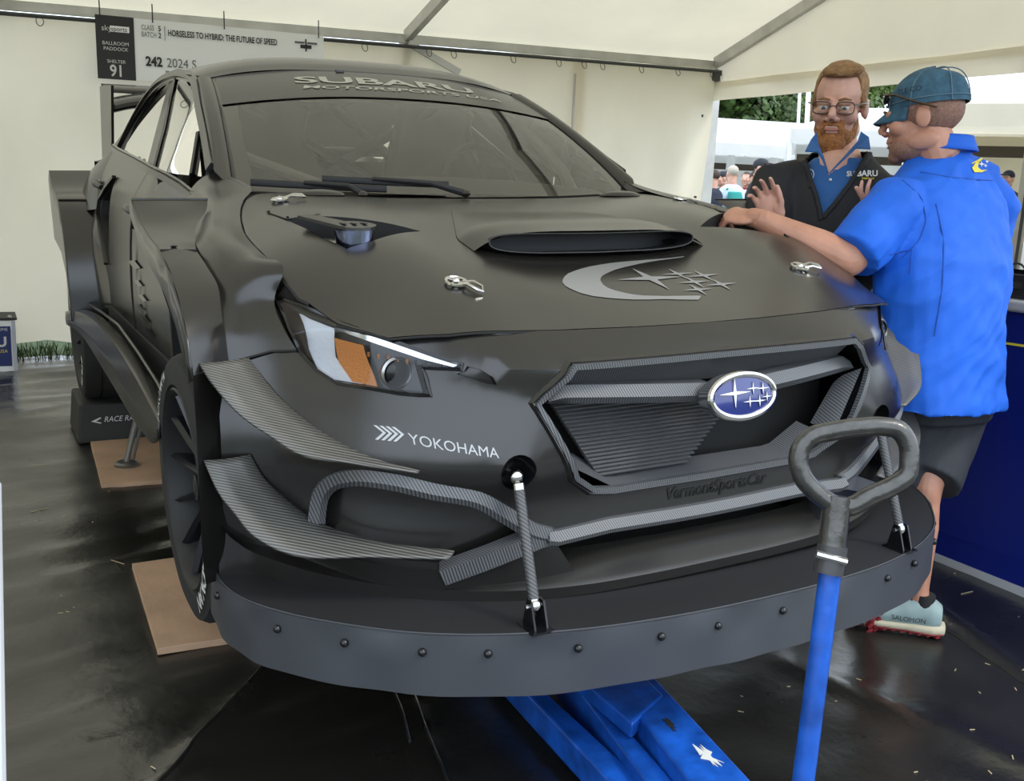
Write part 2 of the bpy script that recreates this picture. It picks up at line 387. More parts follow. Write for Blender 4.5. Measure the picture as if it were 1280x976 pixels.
# --- frame: eave beam, curtain rail, rafters, posts
def beam(name, a, b_, w, h, m='aluminium', up=(0, 0, 1), parent=None):
    return bar(name, [Vector(a), Vector(a).lerp(Vector(b_), .5), Vector(b_)], [(-w / 2, -h / 2), (w / 2, -h / 2), (w / 2, h / 2), (-w / 2, h / 2)], m, parent, up=up)
fr = empty('tent', (4.44, wy(4.44), 0)); tag(fr, 'grey aluminium tent frame of posts, eave beam and sloping rafters', 'tent frame')
def fpart(o): o.parent = fr; o.matrix_parent_inverse = Matrix.Translation((-4.44, -wy(4.44), 0)); return o
fpart(beam('eave_beam', (-4, wy(-4), eave(-4) + .012), (4.45, wy(4.45), eave(4.45) + .012), .05, .062))
fpart(beam('eave_beam', (-4, FY_, eave(-4) + .012), (4.45, FY_, eave(4.45) + .012), .06, .10))
for x in (-3.9, -1.2, 1.62, 4.45):
    fpart(beam('rafter', (x, wy(x) - .01, eave(x) + .03), (x, RY, eave(x) + RISE + .02), .05, .085)); fpart(beam('rafter', (x, FY_, eave(x) + .03), (x, RY, eave(x) + RISE + .02), .05, .085))
for x in (1.62,):
    fpart(beam('brace', (x, wy(x) - .04, eave(x) - .02), (x + .42, wy(x) - .08, eave(x) - .20), .03, .05))
    fpart(beam('post', (x, wy(x) + .03, 0), (x, wy(x) + .03, eave(x)), .07, .07, up=(0, 1, 0)))
for x, y, h in ((4.46, 4.80, 2.42), (4.50, 1.66, 2.42), (4.46, -1.1, 2.4), (-3.9, 5.4, 2.2), (-3.9, -1.1, 2.2)):
    pst = fpart(beam('post', (x, y, 0), (x, y, h), .11, .085, up=(0, 1, 0)))
    q = fpart(beam('post_groove', (x - .057, y - .01, .02), (x - .057, y - .01, h - .1), .004, .02, 'rail_dark', up=(0, 1, 0)))
fpart(MB().box((4.42, 4.74, 2.34), (.09, .09, .07)).build('corner_bracket', 'rail_dark', None, False))
fpart(MB().box((4.46, 4.70, 2.27), (.03, .03, .16)).build('hook_plate', 'sign_white', None, False))
rl = empty('curtain_rail', (0, wy(0), eave(0))); tag(rl, 'dark curtain rail with wire rings under the tent eave', 'rail')
def rpart(o): o.parent = rl; o.matrix_parent_inverse = Matrix.Translation((0, -wy(0), -eave(0))); return o
rpart(MB().tube([(x, wy(x) - .13, eave(x) - .058) for x in (-4, -1, 1.5, 4.42)], .014, 8).build('rail_tube', 'rail_dark'))
for x in (-1.25, -.92, .75, 1.25, 1.75, 1.95, 2.45, 2.85, 3.08, 3.25, 3.62, 3.98, 4.33):
    c = Vector((x, wy(x) - .13, eave(x) - .088)); rpart(MB().tube([c + Vector((.022 * math.cos(a), .012 * math.sin(a), .032 * math.sin(a))) for a in [2 * math.pi * i / 14 for i in range(14)]], .003, 5, closed=True).build('ring', 'rail_dark'))
# --- gable cloth and valance over the open right side
gy = [4.78 - 5.9 * i / 40 for i in range(41)]
rows = [[Vector((4.47 + .006 * math.sin(y * 7), y, roofz(4.45, y) - .02)) for y in gy], [Vector((4.47 + .01 * math.sin(y * 7), y, max(2.20, min(roofz(4.45, y) - .02, 2.26)))) for y in gy]]
tag(MB().grid(rows).build('wall_right', 'tent_wall_cloth', None, True, None), kind='structure')
rows = [[Vector((4.44 + .012 * math.sin(y * 6 + k), y, 2.30 - .16 * k / 3)) for y in gy] for k in range(4)]
vl = MB().grid(rows).build('valance', 'tent_wall_cloth', None, True, None); tag(vl, 'white cloth valance hanging along the open side of the tent', 'valance')
# --- paddock sign hung from the eave
SA = Vector((-.592, wy(-.592) - .16, 2.278)); SB = Vector((.925, wy(.925) - .16, 2.305)); su = (SB - SA).normalized(); sv = Vector((0, 0, 1)); sn = su.cross(sv).normalized()
sv = sn.cross(su).normalized() * -1 if sn.cross(su).z < 0 else sn.cross(su).normalized()
sg = empty('paddock_sign', (SA.x, SA.y, 1.88)); tag(sg, 'long black and white paddock sign hung above the car', 'sign')
def sgp(o): o.parent = sg; o.matrix_parent_inverse = Matrix.Translation((-SA.x, -SA.y, -1.88)); return o
def sp(x, y, d=0): return SA + su * x + sv * y - Vector((0, 1, 0)) * d
def quadp(name, x0, y0, x1, y1, d, m, th=.006):
    return sgp(MB().prism([sp(x0, y0, d), sp(x1, y0, d), sp(x1, y1, d), sp(x0, y1, d)], (0, th, 0)).build(name, m, None, False))
quadp('sign_board', .24, -.40, 1.53, 0, 0, 'sign_white'); quadp('sign_panel', 0, -.405, .24, .002, .004, 'sign_black')
def st(s, x, y, size, m, **k): return sgp(textmesh(s, size, lambda a, b_: sp(x + a, y + b_, .009), 'lettering', m, **k))
quadp('logo_box', .09, -.10, .21, -.062, .006, 'sign_white', .003)
st('sky', .035, -.096, .05, 'white_print'); st('sports', .095, -.095, .044, 'sign_black', sx=.9)
st('BALLROOM', .12, -.185, .032, 'white_print', align='CENTER'); st('PADDOCK', .12, -.22, .032, 'white_print', align='CENTER')
st('SHELTER', .12, -.30, .03, 'white_print', align='CENTER'); st('91', .12, -.385, .105, 'white_print', align='CENTER', bold=.002, sx=.85)
st('CLASS', .285, -.07, .048, 'ink_soft', sx=.62); st('5', .393, -.07, .048, 'ink', bold=.001, sx=.8); st('BATCH', .285, -.115, .048, 'ink_soft', sx=.62); st('2', .393, -.115, .048, 'ink', bold=.001, sx=.8)
st('HORSELESS TO HYBRID: THE FUTURE OF SPEED', .455, -.095, .056, 'ink', sx=.62, bold=.0012)
st('242', .305, -.30, .085, 'ink', bold=.003, sx=.85); st('2024 S', .44, -.30, .085, 'ink_soft', sx=.85)
quadp('event_mark', 1.32, -.068, 1.39, -.055, .004, 'ink_soft', .002); quadp('event_mark', 1.41, -.068, 1.48, -.055, .004, 'ink_soft', .002)
quadp('divider', .435, -.13, .438, -.035, .004, 'ink_soft', .002); quadp('event_mark', 1.36, -.10, 1.44, -.075, .004, 'ink', .002); quadp('event_mark', 1.395, -.12, 1.405, -.035, .004, 'ink', .002)
for x in (.03, .36, .83, 1.49):
    sgp(MB().tube([sp(x, -.02, .01), sp(x, .10, .01)], .004, 6).build('sign_tie', 'sign_black'))
mat('post_white', (.42, .43, .44), .5)
# white post at the near left edge of the floor
pa, pb = at(-8, 598, y=-1.15), at(-3, 990, y=-1.30)
b = MB(); dd = (pb - pa); b.tube([pa, pa + dd * .02, pb, pb + dd * .35], [.004, .008, .0085, .0085], 10); tag(b.build('barrier_post', 'post_white'), 'slim white post standing on the floor away from the car, at the shelter edge', 'post')
# straw and grit trodden onto the sheet
b = MB(); rr = random.Random(5)
for i in range(150):
    x = rr.uniform(-1.3, 1.6); y = rr.uniform(-1.5, .3) if x > -.2 else rr.uniform(-1.2, 2.6)
    if -.95 < x < .95 and y > -.6: continue
    a = rr.uniform(0, 6.3); L_ = rr.uniform(.002, .009) if i % 14 else .03; z = floorz(x, y) + .0015; c_, s_ = math.cos(a), math.sin(a); w = .0012
    b.prism([(x - c_ * L_ - s_ * w, y - s_ * L_ + c_ * w, z), (x + c_ * L_ - s_ * w, y + s_ * L_ + c_ * w, z), (x + c_ * L_ + s_ * w, y + s_ * L_ - c_ * w, z), (x - c_ * L_ + s_ * w, y - s_ * L_ - c_ * w, z)], (0, 0, .0015))
mat('straw', (.42, .34, .20), .8)
tag(b.build('floor_debris', 'straw', None, False), 'scattered straw bits and grit trodden onto the black sheet', 'debris', kind='stuff')
# ================================================================ outside the tent: marquees, trees, masts
mat_cloth('marquee_white', (.85, .85, .84), .4); mat_cloth('marquee_cream', (.80, .74, .60), .35)
mat('dark_timber', (.06, .045, .03), .8); mat('mast_white', (.75, .75, .74), .4)
mat('leaf_dark', (.045, .085, .015), .6, noise=(1.2, .55)); mat('leaf_light', (.10, .16, .03), .6, noise=(1.5, .5)); mat('bark', (.09, .07, .05), .9)
def marquee(c, w, d, e, h, cloth, label, rot=0.0, hip=.6):
    m = empty('marquee', c, (0, 0, rot)); tag(m, label, 'marquee', 'marquees across the paddock')
    rf = MB(); k = hip * d / 2
    rf.add([(-w / 2, -d / 2, e), (w / 2, -d / 2, e), (w / 2, d / 2, e), (-w / 2, d / 2, e), (-w / 2 + k, 0, h), (w / 2 - k, 0, h)], [(0, 1, 5, 4), (1, 2, 5), (2, 3, 4, 5), (3, 0, 4)]); rf.build('marquee_roof', cloth, m, False)
    v = MB(); P = [(-w / 2, -d / 2), (w / 2, -d / 2), (w / 2, d / 2), (-w / 2, d / 2), (-w / 2, -d / 2)]
    v.grid([[Vector((x, y, e)) for x, y in P], [Vector((x, y, e - .28)) for x, y in P]]); v.build('marquee_valance', cloth, m, False)
    n = max(2, int(w / 3))
    for i in range(n + 1):
        for yy in (-d / 2, d / 2): MB().tube([(-w / 2 + w * i / n, yy * .98, 0), (-w / 2 + w * i / n, yy * .98, e)], .045, 6).build('marquee_leg', 'mast_white', m)
    MB().box((0, d / 2 - .1, e * .5), (w * .96, .04, e * .96)).build('back_panel', cloth, m, False)
    MB().box((0, 0, e - .45), (w * .96, .12, .16)).build('crossbeam', 'dark_timber', m, False)
    return m
p = at(935, 200, y=17.5); marquee((p.x, 18.5, 0), 9.5, 5, 2.72, 3.5, 'marquee_white', 'long white marquee behind the crowd, below the trees', -.35)
p = at(1190, 190, y=9.0); marquee((p.x + 4, 10.5, 0), 9, 4, 2.75, 3.35, 'marquee_white', 'white marquee with dark open front past the tent corner', -.75)
p = at(1260, 165, y=6.0); marquee((p.x + 3.2, 5.6, 0), 6.5, 5, 2.68, 3.25, 'marquee_cream', 'cream-roofed marquee beside the right tent post', -1.0)
def tree(c, r, h, m, label, seed, n=9000):
    rnd = random.Random(seed); t = empty('tree', c); tag(t, label, 'tree', 'trees beyond the marquees')
    b = MB(); b.tube([(0, 0, 0), (.1, 0, h * .3), (0, .1, h * .6)], [.35, .28, .15], 8); b.build('trunk', 'bark', t)
    cl = [(Vector((rnd.uniform(-1, 1) * r * .75, rnd.uniform(-1, 1) * r * .75, h * (.30 + .62 * rnd.random()))), r * rnd.uniform(.28, .5)) for _ in range(26)]
    V = []; F = []
    for i in range(n):
        q, rr = cl[i % len(cl)]; d = Vector((rnd.gauss(0, 1), rnd.gauss(0, 1), rnd.gauss(0, 1))).normalized(); p_ = q + d * rr * rnd.uniform(.82, 1.05)
        a = Vector((rnd.gauss(0, 1), rnd.gauss(0, 1), rnd.gauss(0, 1))).cross(d).normalized(); e = (a.cross(d) + d * .35).normalized(); s_ = rnd.uniform(.13, .27) * r / 4.2; o = len(V)
        V += [p_ - a * s_, p_ + e * s_ * .8, p_ + a * s_, p_ - e * s_ * .8]; F.append((o, o + 1, o + 2, o + 3))
    f = mesh('foliage', V, F, m, t, False); f['kind'] = 'stuff'
    return t
for i, (px, d, r, h, m_, lb) in enumerate(((884, 60, 5.0, 13, 'leaf_dark', 'dark green tree rising beside the tent corner post'), (925, 38, 3.4, 8.6, 'leaf_dark', 'dark green tree behind the long white marquee and its finials'), (962, 49, 4.6, 11.5, 'leaf_light', 'pale green leafy tree between two dark trees behind the marquee'), (1000, 72, 6.0, 16, 'leaf_dark', 'furthest dark green tree, behind the two white masts'), (1040, 60, 5.2, 14, 'leaf_light', 'pale green tree behind the head of the bearded person'), (1100, 84, 6.5, 19, 'leaf_light', 'pale green tree seen between the bearded person and the cap'))):
    p = at(px, 160, y=d); tree((p.x, d, -.03), r, h, m_, lb, i + 3)
p = at(1222, 150, y=36); tree((p.x, 36, 0), 2.6, 7.0, 'leaf_light', 'small pale green tree seen past the back of the denim cap', 40, 3000)
p = at(1140, 150, y=48); tree((p.x, 48, 0), 3.8, 9.5, 'leaf_dark', 'dark green tree seen between the two men', 41, 5000)
def mast(px, d, ytop, r, label):
    p = at(px, 200, y=d); q = at(px + 1, ytop, y=d); m = MB().tube([(p.x, d, 0), (p.x + (q.x - p.x) * .5, d, q.z * .6), (q.x, d, q.z)], r, 8); tag(m.build('flag_mast', 'mast_white'), label, 'mast', 'white masts behind the marquee')
mast(999, 24, 108, .055, 'slimmer of two tall white masts behind the long marquee'); mast(1010, 20, 108, .07, 'thicker white mast close behind the bearded person')
def peak(px, d, ytop, lb):
    p = at(px, 174, y=d); q = at(px, ytop, y=d); b = MB(); b.tube([(p.x, d, p.z - .8), (p.x, d, p.z), (q.x, d, q.z)], [.12, .07, .02], 8); tag(b.build('tent_finial', 'mast_white'), lb, 'finial', 'finials on the marquee')
peak(916, 18, 158, 'white pointed finial on the marquee roof above the stone cap'); peak(970, 18, 160, 'white pointed finial on the marquee roof beside the masts')
def herm(xs, ys, x):
    n=len(xs)
    if x<=xs[0]: return ys[0]+(ys[1]-ys[0])/(xs[1]-xs[0])*(x-xs[0])
    if x>=xs[-1]: return ys[-1]+(ys[-1]-ys[-2])/(xs[-1]-xs[-2])*(x-xs[-1])
    i=0
    while x>xs[i+1]: i+=1
    def m(k):
        if k==0: return (ys[1]-ys[0])/(xs[1]-xs[0])
        if k==n-1: return (ys[-1]-ys[-2])/(xs[-1]-xs[-2])
        return (ys[k+1]-ys[k-1])/(xs[k+1]-xs[k-1])
    h=xs[i+1]-xs[i]; t=(x-xs[i])/h
    return ((2*t**3-3*t**2+1)*ys[i]+(t**3-2*t**2+t)*h*m(i)+(-2*t**3+3*t**2)*ys[i+1]+(t**3-t**2)*h*m(i+1))
def herm0(xs, ys, x):          # symmetric about xs[0]=0
    return herm([-xs[1]]+list(xs), [ys[1]]+list(ys), x)
HX=[0,.2,.35,.5,.65,.78,.9]
HY=[-.8,-.65,-.5,-.25,0,.2,.4,.55]
HZ=[[.722,.721,.718,.706,.668,.62,.58],
    [.765,.765,.766,.763,.733,.69,.65],
    [.806,.808,.817,.823,.790,.738,.69],
    [.862,.866,.884,.904,.897,.855,.81],
    [.928,.931,.942,.954,.945,.904,.86],
    [.958,.961,.968,.977,.970,.932,.89],
    [.975,.978,.983,.989,.990,.962,.92],
    [.985,.988,.992,.997,1.0,.99,.96]]
def hoodZ(x,y):
    a=abs(x); return herm(HY,[herm0(HX,r,a) for r in HZ],y)
FX=[0,.2,.37,.485,.6,.7,.78,.85,.91,.97]
FZ=[.18,.26,.34,.42,.5,.55,.6,.645,.69,.745,.79]
FY=[[-.76,-.76,-.755,-.73,-.68,-.61,-.50,-.41,-.37,-.35],
    [-.76,-.76,-.755,-.735,-.69,-.62,-.52,-.43,-.385,-.365],
    [-.752,-.753,-.757,-.745,-.70,-.63,-.53,-.445,-.40,-.38],
    [-.75,-.752,-.757,-.752,-.700,-.622,-.53,-.455,-.413,-.395],
    [-.790,-.790,-.790,-.788,-.742,-.660,-.563,-.470,-.420,-.40],
    [-.798,-.797,-.790,-.782,-.729,-.644,-.546,-.460,-.414,-.395],
    [-.803,-.802,-.787,-.766,-.702,-.612,-.52,-.44,-.40,-.385],
    [-.803,-.802,-.789,-.750,-.676,-.583,-.483,-.413,-.384,-.37],
    [-.80,-.80,-.79,-.752,-.665,-.565,-.445,-.385,-.365,-.355],
    [-.735,-.727,-.708,-.68,-.628,-.55,-.42,-.33,-.29,-.27],
    [-.65,-.645,-.63,-.61,-.56,-.47,-.34,-.25,-.21,-.19]]
def fasY(x,z):
    a=abs(x); return herm(FZ,[herm0(FX,r,a) for r in FY],z)
# ================================================================ THE RACE CAR (car frame: x across, -y = nose, z up; front axle at y = 0)
car = empty('race_car', (0, 0, .2448), (0, -.04, 0))
tag(car, 'matte dark grey wide-bodied racing saloon with carbon canards and front splitter', 'car')
def hood3(x, y, d=0.0): return Vector((x, y, hoodZ(x, y) + d))
def fas3(x, z, d=0.0): return Vector((x, fasY(x, z) - d, z))
def hnorm(x, y):
    e = .004; return Vector((-(hoodZ(x + e, y) - hoodZ(x - e, y)) / (2 * e), -(hoodZ(x, y + e) - hoodZ(x, y - e)) / (2 * e), 1)).normalized()
def fnorm(x, z):
    e = .004; return Vector(((fasY(x + e, z) - fasY(x - e, z)) / (2 * e), -1, (fasY(x, z + e) - fasY(x, z - e)) / (2 * e))).normalized()
def closed_sym(half):       # half outline from x=0 to x=0 (x>=0) -> full loop
    return [tuple(p) for p in half] + [(-p[0], p[1]) for p in half[::-1] if abs(p[0]) > 1e-6]
# ---- hood
SHUT_SIDE = [(.66, .37), (.70, .33), (.735, .25), (.762, .13), (.785, 0), (.792, -.12), (.791, -.22), (.786, -.32), (.776, -.385), (.763, -.41)]
SHUT_NOSE = [(.735, -.50), (.672, -.612), (.57, -.658), (.45, -.689), (.348, -.702), (.163, -.714), (0, -.718)]
COWL = [(0, .385), (.2, .372), (.28, .35), (.45, .345), (.55, .355), (.60, .375)]
hood_half = COWL + SHUT_SIDE + SHUT_NOSE
hood_out = [p for p in hood_half if True]
hood_loop = [(x, y) for x, y in hood_half] + [(-x, y) for x, y in hood_half[::-1] if x > 1e-6]
VENT = [(.689, -.017), (.623, -.032), (.417, -.174), (.575, -.27), (.641, -.29), (.669, -.207)]
SCOOP = [(.285, -.27), (.0, -.275), (.0, .0), (.2, .0), (.27, -.12)]
scoop_loop = [(0, .0), (.17, .0), (.24, -.1), (.27, -.275), (.15, -.28), (0, -.282)]
hood = cdt('hood', hood_loop, [VENT, [(-x, y) for x, y in VENT], closed_sym(scoop_loop)], .028, lambda x, y: hood3(x, y), 'satin_grey', car)
for s in (-1, 1):
    lp = [hood3(s * x, y) for x, y in densify(VENT, .02)]
    wall('vent_frame', lp, (0, 0, -.09), 'void_black', hood)
    MB().box((s * .56, -.15, .80), (.40, .36, .02)).build('vent_floor', 'void_black', hood, False)
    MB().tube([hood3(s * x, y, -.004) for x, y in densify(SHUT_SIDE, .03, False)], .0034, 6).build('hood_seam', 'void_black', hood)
    # patch plate with rivets ahead of the vent
    pl = [(.706, .115), (.676, .128), (.612, -.026), (.689, -.012)]
    b = MB(); b.prism([hood3(s * x, y, .002) for x, y in pl], (0, 0, .002)); b.build('cover_plate', 'satin_grey', hood, False)
    for px_, py_ in ((.702, .105), (.685, 0.0)):
        MB().sphere(hood3(s * px_, py_, .005), (.004, .004, .002), 8, 5).build('rivet', 'gloss_black', hood)
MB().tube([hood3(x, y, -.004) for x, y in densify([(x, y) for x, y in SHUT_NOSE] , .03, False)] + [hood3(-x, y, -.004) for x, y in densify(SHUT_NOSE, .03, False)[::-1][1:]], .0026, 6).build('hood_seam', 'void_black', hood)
# exhaust stack and intake duct inside the right hood vent
st = MB(); st.lathe([(-.09, .036), (.0, .042), (.012, .044), (.014, .04)], (-.603, -.235, .910), 'z', 24); ex = st.build('exhaust_stack', 'exhaust_blue', hood)
cap_pts = [(-.603 + .05 * math.cos(a), -.235 + .048 * math.sin(a)) for a in [math.pi * (-.72 + i * .125) for i in range(11)]] + [(-.655, -.075), (-.69, -.10)]
b = MB(); b.prism([Vector((x, y, .927 + (y + .235) * .11)) for x, y in cap_pts], (0, 0, .007)); cp = b.build('exhaust_cap', 'satin_grey', ex, False)
for q in (-.024, 0, .024):
    MB().box((-.603 + q, -.225, .9355), (.008, .04, .002)).build('cap_slot', 'void_black', cp, False)
MB().tube([(-.66, -.06, .86), (-.62, -.08, .865), (-.58, -.13, .86)], .03, 12).build('heat_shield', 'steel', hood)
MB().box((.60, -.12, .86), (.15, .18, .02), rmat('Z', 20)).build('duct_plate', 'gloss_black', hood, False)
# ---- hood scoop
def scoopz(x, y):
    base = hoodZ(x, y); k = max(0, min(1, (.10 - y) / .36)); k = k * k * (3 - 2 * k)
    hw = .21 + .125 * min(1, (.10 - y) / .30); ex_ = max(0, 1 - (abs(x) / hw) ** 4.5); return base + .062 * k * ex_
rows = []
for i in range(15):
    y = .10 - .392 * i / 14; hw = .21 + .125 * min(1, (.10 - y) / .30)
    rows.append([Vector((x, y - (.012 if i == 14 else 0) * (1 - (x / hw) ** 2), scoopz(x, y) + .0015)) for x in [hw * (-1 + 2 * j / 28) for j in range(29)]])
sc = MB().grid(rows).build('hood_scoop', 'satin_grey', hood)
op = []
for a in range(40):
    an = 2 * math.pi * a / 40; x = .297 * math.copysign(abs(math.cos(an)) ** .35, math.cos(an)); z = .023 * math.copysign(abs(math.sin(an)) ** .8, math.sin(an))
    op.append(Vector((x, -.300 + abs(x) * .02, .886 + z + .006 * (abs(x) / .3) ** 2)))
MB().tube(op, .0022, 6, closed=True).build('scoop_lip', 'satin_grey', sc)
opi = [p + Vector((0, .085, -.004)) for p in op]
MB().grid([op + [op[0]], opi + [opi[0]]]).build('scoop_throat', 'matte_black', sc); b = MB(); b.add(opi, [tuple(range(40))]); b.build('scoop_screen', 'matte_black', sc, False)
# front slope below the scoop mouth
# ---- hood pins (each a round plate with a lever clip)
def hood_pin(x, y, ang):
    n = hnorm(x, y); o = hood3(x, y); R = Vector((0, 0, 1)).rotation_difference(n).to_matrix() @ rmat('Z', ang)
    f = lambda v: o + R @ Vector(v)
    b = MB()
    b.tube([f((.021 * math.cos(a), .021 * math.sin(a), .006)) for a in [2 * math.pi * i / 20 for i in range(20)]], .0035, 6, closed=True)
    b.tube([f((-.02, 0, .006)), f((.02, 0, .006))], .003, 6); b.tube([f((0, -.02, .006)), f((0, .02, .006))], .003, 6); b.sphere(f((0, 0, .006)), .009, 10, 6)
    pin = b.build('hood_pin', 'chrome', hood)
    c = MB(); c.tube([f((.012, .008, .006)), f((.035, .012, .012)), f((.058, .006, .010)), f((.064, -.002, .004)), f((.055, -.010, .008)), f((.03, -.008, .012)), f((.010, -.006, .006))], .0035, 6)
    c.build('lever', 'chrome', pin)
hood_pin(-.48, -.500, -52); hood_pin(.475, -.500, -8); hood_pin(-.645, .205, -10); hood_pin(.645, .215, -5)
# ---- star-and-swoosh decal on the hood
def hd(pts, d=.0012): return [hood3(x, y, d) for x, y in pts]
def decal(name, poly, m, parent, lift, step=.02):
    return cdt(name, poly, [], step, lift, m, parent)
def star(cx, cy, r, stretch=1.0, w=.22):
    out = []
    for i in range(8):
        a = math.pi / 4 * i + math.pi / 2; q = r if i % 2 == 0 else r * w
        out.append((cx + q * math.cos(a) * (stretch if i % 4 == 2 else 1), cy + q * math.sin(a)))
    return out
sw_out = [(.235, -.338), (.12, -.338), (0, -.352), (-.10, -.385), (-.18, -.44), (-.215, -.50), (-.20, -.545), (-.13, -.580), (-.02, -.595), (.09, -.592), (.09, -.588)]
sw_in = [(.0, -.580), (-.08, -.56), (-.115, -.52), (-.10, -.465), (-.04, -.415), (.05, -.375), (.14, -.350), (.235, -.342)]
swl = [(v.x, v.y) for v in cr([(x, y, 0) for x, y in sw_out], 3)] + [(v.x, v.y) for v in cr([(x, y, 0) for x, y in sw_in], 3)]
decal('swoosh_decal', swl, 'grey_print', hood, lambda x, y: hood3(x, y, .0012))
for cx, cy, r, stx in ((.035, -.472, .075, 1.25), (.13, -.452, .038, 1.3), (.19, -.475, .038, 1.3), (.135, -.51, .038, 1.3), (.195, -.535, .036, 1.3), (.11, -.555, .034, 1.3)):
    decal('star_decal', star(cx, cy, r, stx), 'grey_print', hood, lambda x, y: hood3(x, y, .0016), .03)
# ---- front bumper cover
GRILLE = [(0, .692), (.368, .692), (.44, .622), (.352, .468), (.30, .432), (.24, .423), (0, .420)]
HL_LOW = [(.672, .741), (.663, .735), (.613, .715), (.559, .697), (.563, .687), (.62, .686), (.613, .636), (.661, .637), (.705, .642), (.749, .645), (.773, .663), (.791, .692)]
POCKET = [(.422, .352), (.488, .395), (.544, .432), (.625, .452), (.698, .468), (.742, .466), (.764, .452), (.777, .428), (.787, .385), (.79, .30), (.66, .292), (.532, .283), (.47, .31)]
INTAKE = [(0, .338), (.26, .346), (.385, .338), (.335, .262), (0, .262)]
fas_half = [(0, .7475), (.163, .7472), (.348, .7485), (.45, .750), (.57, .7495)] + HL_LOW + [(.83, .690), (.88, .675), (.945, .66), (.95, .50), (.95, .36), (.94, .26), (.90, .245), (.70, .245), (0, .245)]
SOCK = [(.483 + .034 * math.cos(a), .497 + .036 * math.sin(a)) for a in [2 * math.pi * i / 20 for i in range(20)]]
holes = [closed_sym(GRILLE), closed_sym(INTAKE)]
LASH = [(.552, .693), (.534, .689), (.515, .675), (.507, .660), (.52, .661), (.545, .669), (.570, .678), (.558, .684)]
for h in (POCKET, SOCK, LASH): holes += [h, [(-x, z) for x, z in h]]
bump = cdt('front_bumper', [(x, z) for x, z in fas_half] + [(-x, z) for x, z in fas_half[::-1] if x > 1e-6], holes, .026, lambda x, z: fas3(x, z), 'satin_grey', car)
nf = densify(SHUT_NOSE[1:], .03, False); nf = nf + [Vector((-p.x, p.y)) for p in nf[::-1][1:]]
MB().grid([[hood3(p.x, p.y, -.003) for p in nf], [Vector((p.x, fasY(p.x, .744 if abs(p.x) < .6 else .738) + .001, .744 if abs(p.x) < .6 else .738)) for p in nf]]).build('nose_filler', 'satin_grey', bump)
# grille
gl = [fas3(x, z) for x, z in densify(closed_sym(GRILLE), .03)]
gr = empty('grille'); gr.parent = bump
bar('grille_frame', [fas3(x, z, .003) for x, z in densify(closed_sym(GRILLE), .03)], rect(.011, .012), 'carbon_trim', gr, closed=True, upf=lambda i: (0, -1, 0))
GS = [(x * 1.022, .56 + (z - .56) * 1.06) for x, z in GRILLE]
bar('grille_surround', [fas3(x, z, .002) for x, z in densify(closed_sym(GS), .03)], [(-.006, -.003), (.007, -.003), (.003, .005), (-.001, .006)], 'satin_grey', gr, closed=True, upf=lambda i: (0, -1, 0))
wall('grille_rim', gl, (0, .07, 0), 'gloss_black', gr)
def gpt(x, z, d): return Vector((x, fasY(x, z) + d, z))
# inner carbon surround: upper band and side wings
up_rows = []
for k in range(7):
    t = k / 6
    up_rows.append([Vector((x * (1 - .03 * t), fasY(x, .69) + .012 + .055 * t, .687 - t * (.060 + .0 * abs(x)))) for x in [-.372 + .744 * i / 30 for i in range(31)]])
MB().grid(up_rows).build('upper_band', 'carbon_trim', gr)
for s in (-1, 1):
    b = MB(); prof = []
    for i in range(13):
        x = .045 + .362 * i / 12; zt = .634 + .016 * min(1, i / 10) - (.014 if i == 12 else 0); zb = .594 + .022 * i / 12; y = -.815 + .045 * (i / 12) ** 1.5 + .02
        prof.append([Vector((s * x, y + .03, zt + .002)), Vector((s * x, y, zt)), Vector((s * x, y - .012, (zt + zb) / 2 - .004)), Vector((s * x, y, zb)), Vector((s * x, y + .04, zb - .004))])
    b.grid(prof); b.build('grille_wing', 'carbon_trim', gr)
    b = MB(); b.grid([[gpt(s * .432, .620, .012), gpt(s * .405, .60, .05), gpt(s * .395, .58, .07)], [gpt(s * .355, .475, .012), gpt(s * .34, .485, .05), gpt(s * .33, .49, .07)]]); b.build('side_band', 'carbon_trim', gr)
low = []
for k in range(4):
    t = k / 3; low.append([Vector((x * (1 - .06 * t), fasY(x, .43) + .006 + .06 * t, .424 + .018 * t + max(0, abs(x) - .24) * .55)) for x in [-.33 + .66 * i / 24 for i in range(25)]])
MB().grid(low).build('lower_band', 'carbon_trim', gr)
slat_me = None
for i in range(20):                                # thin horizontal louvres over the left two thirds of the mouth
    z = .446 + i * .0083; hw0 = -.262 - (z - .446) * .66; hw1 = -.03 + (z - .446) * 1.05
    b = MB(); b.prism([(hw0, -.725 + .02 * i / 20, z), (hw1, -.725 + .02 * i / 20, z), (hw1, -.700 + .02 * i / 20, z + .0065), (hw0, -.700 + .02 * i / 20, z + .0065)], (0, .002, -.003)); b.build('louvre', 'slat_grey', gr, False)
b = MB(); b.prism([(-.43, -.64, .40), (.43, -.64, .40), (.43, -.64, .70), (-.43, -.64, .70)], (0, .01, 0)); b.build('radiator', 'void_black', gr, False)
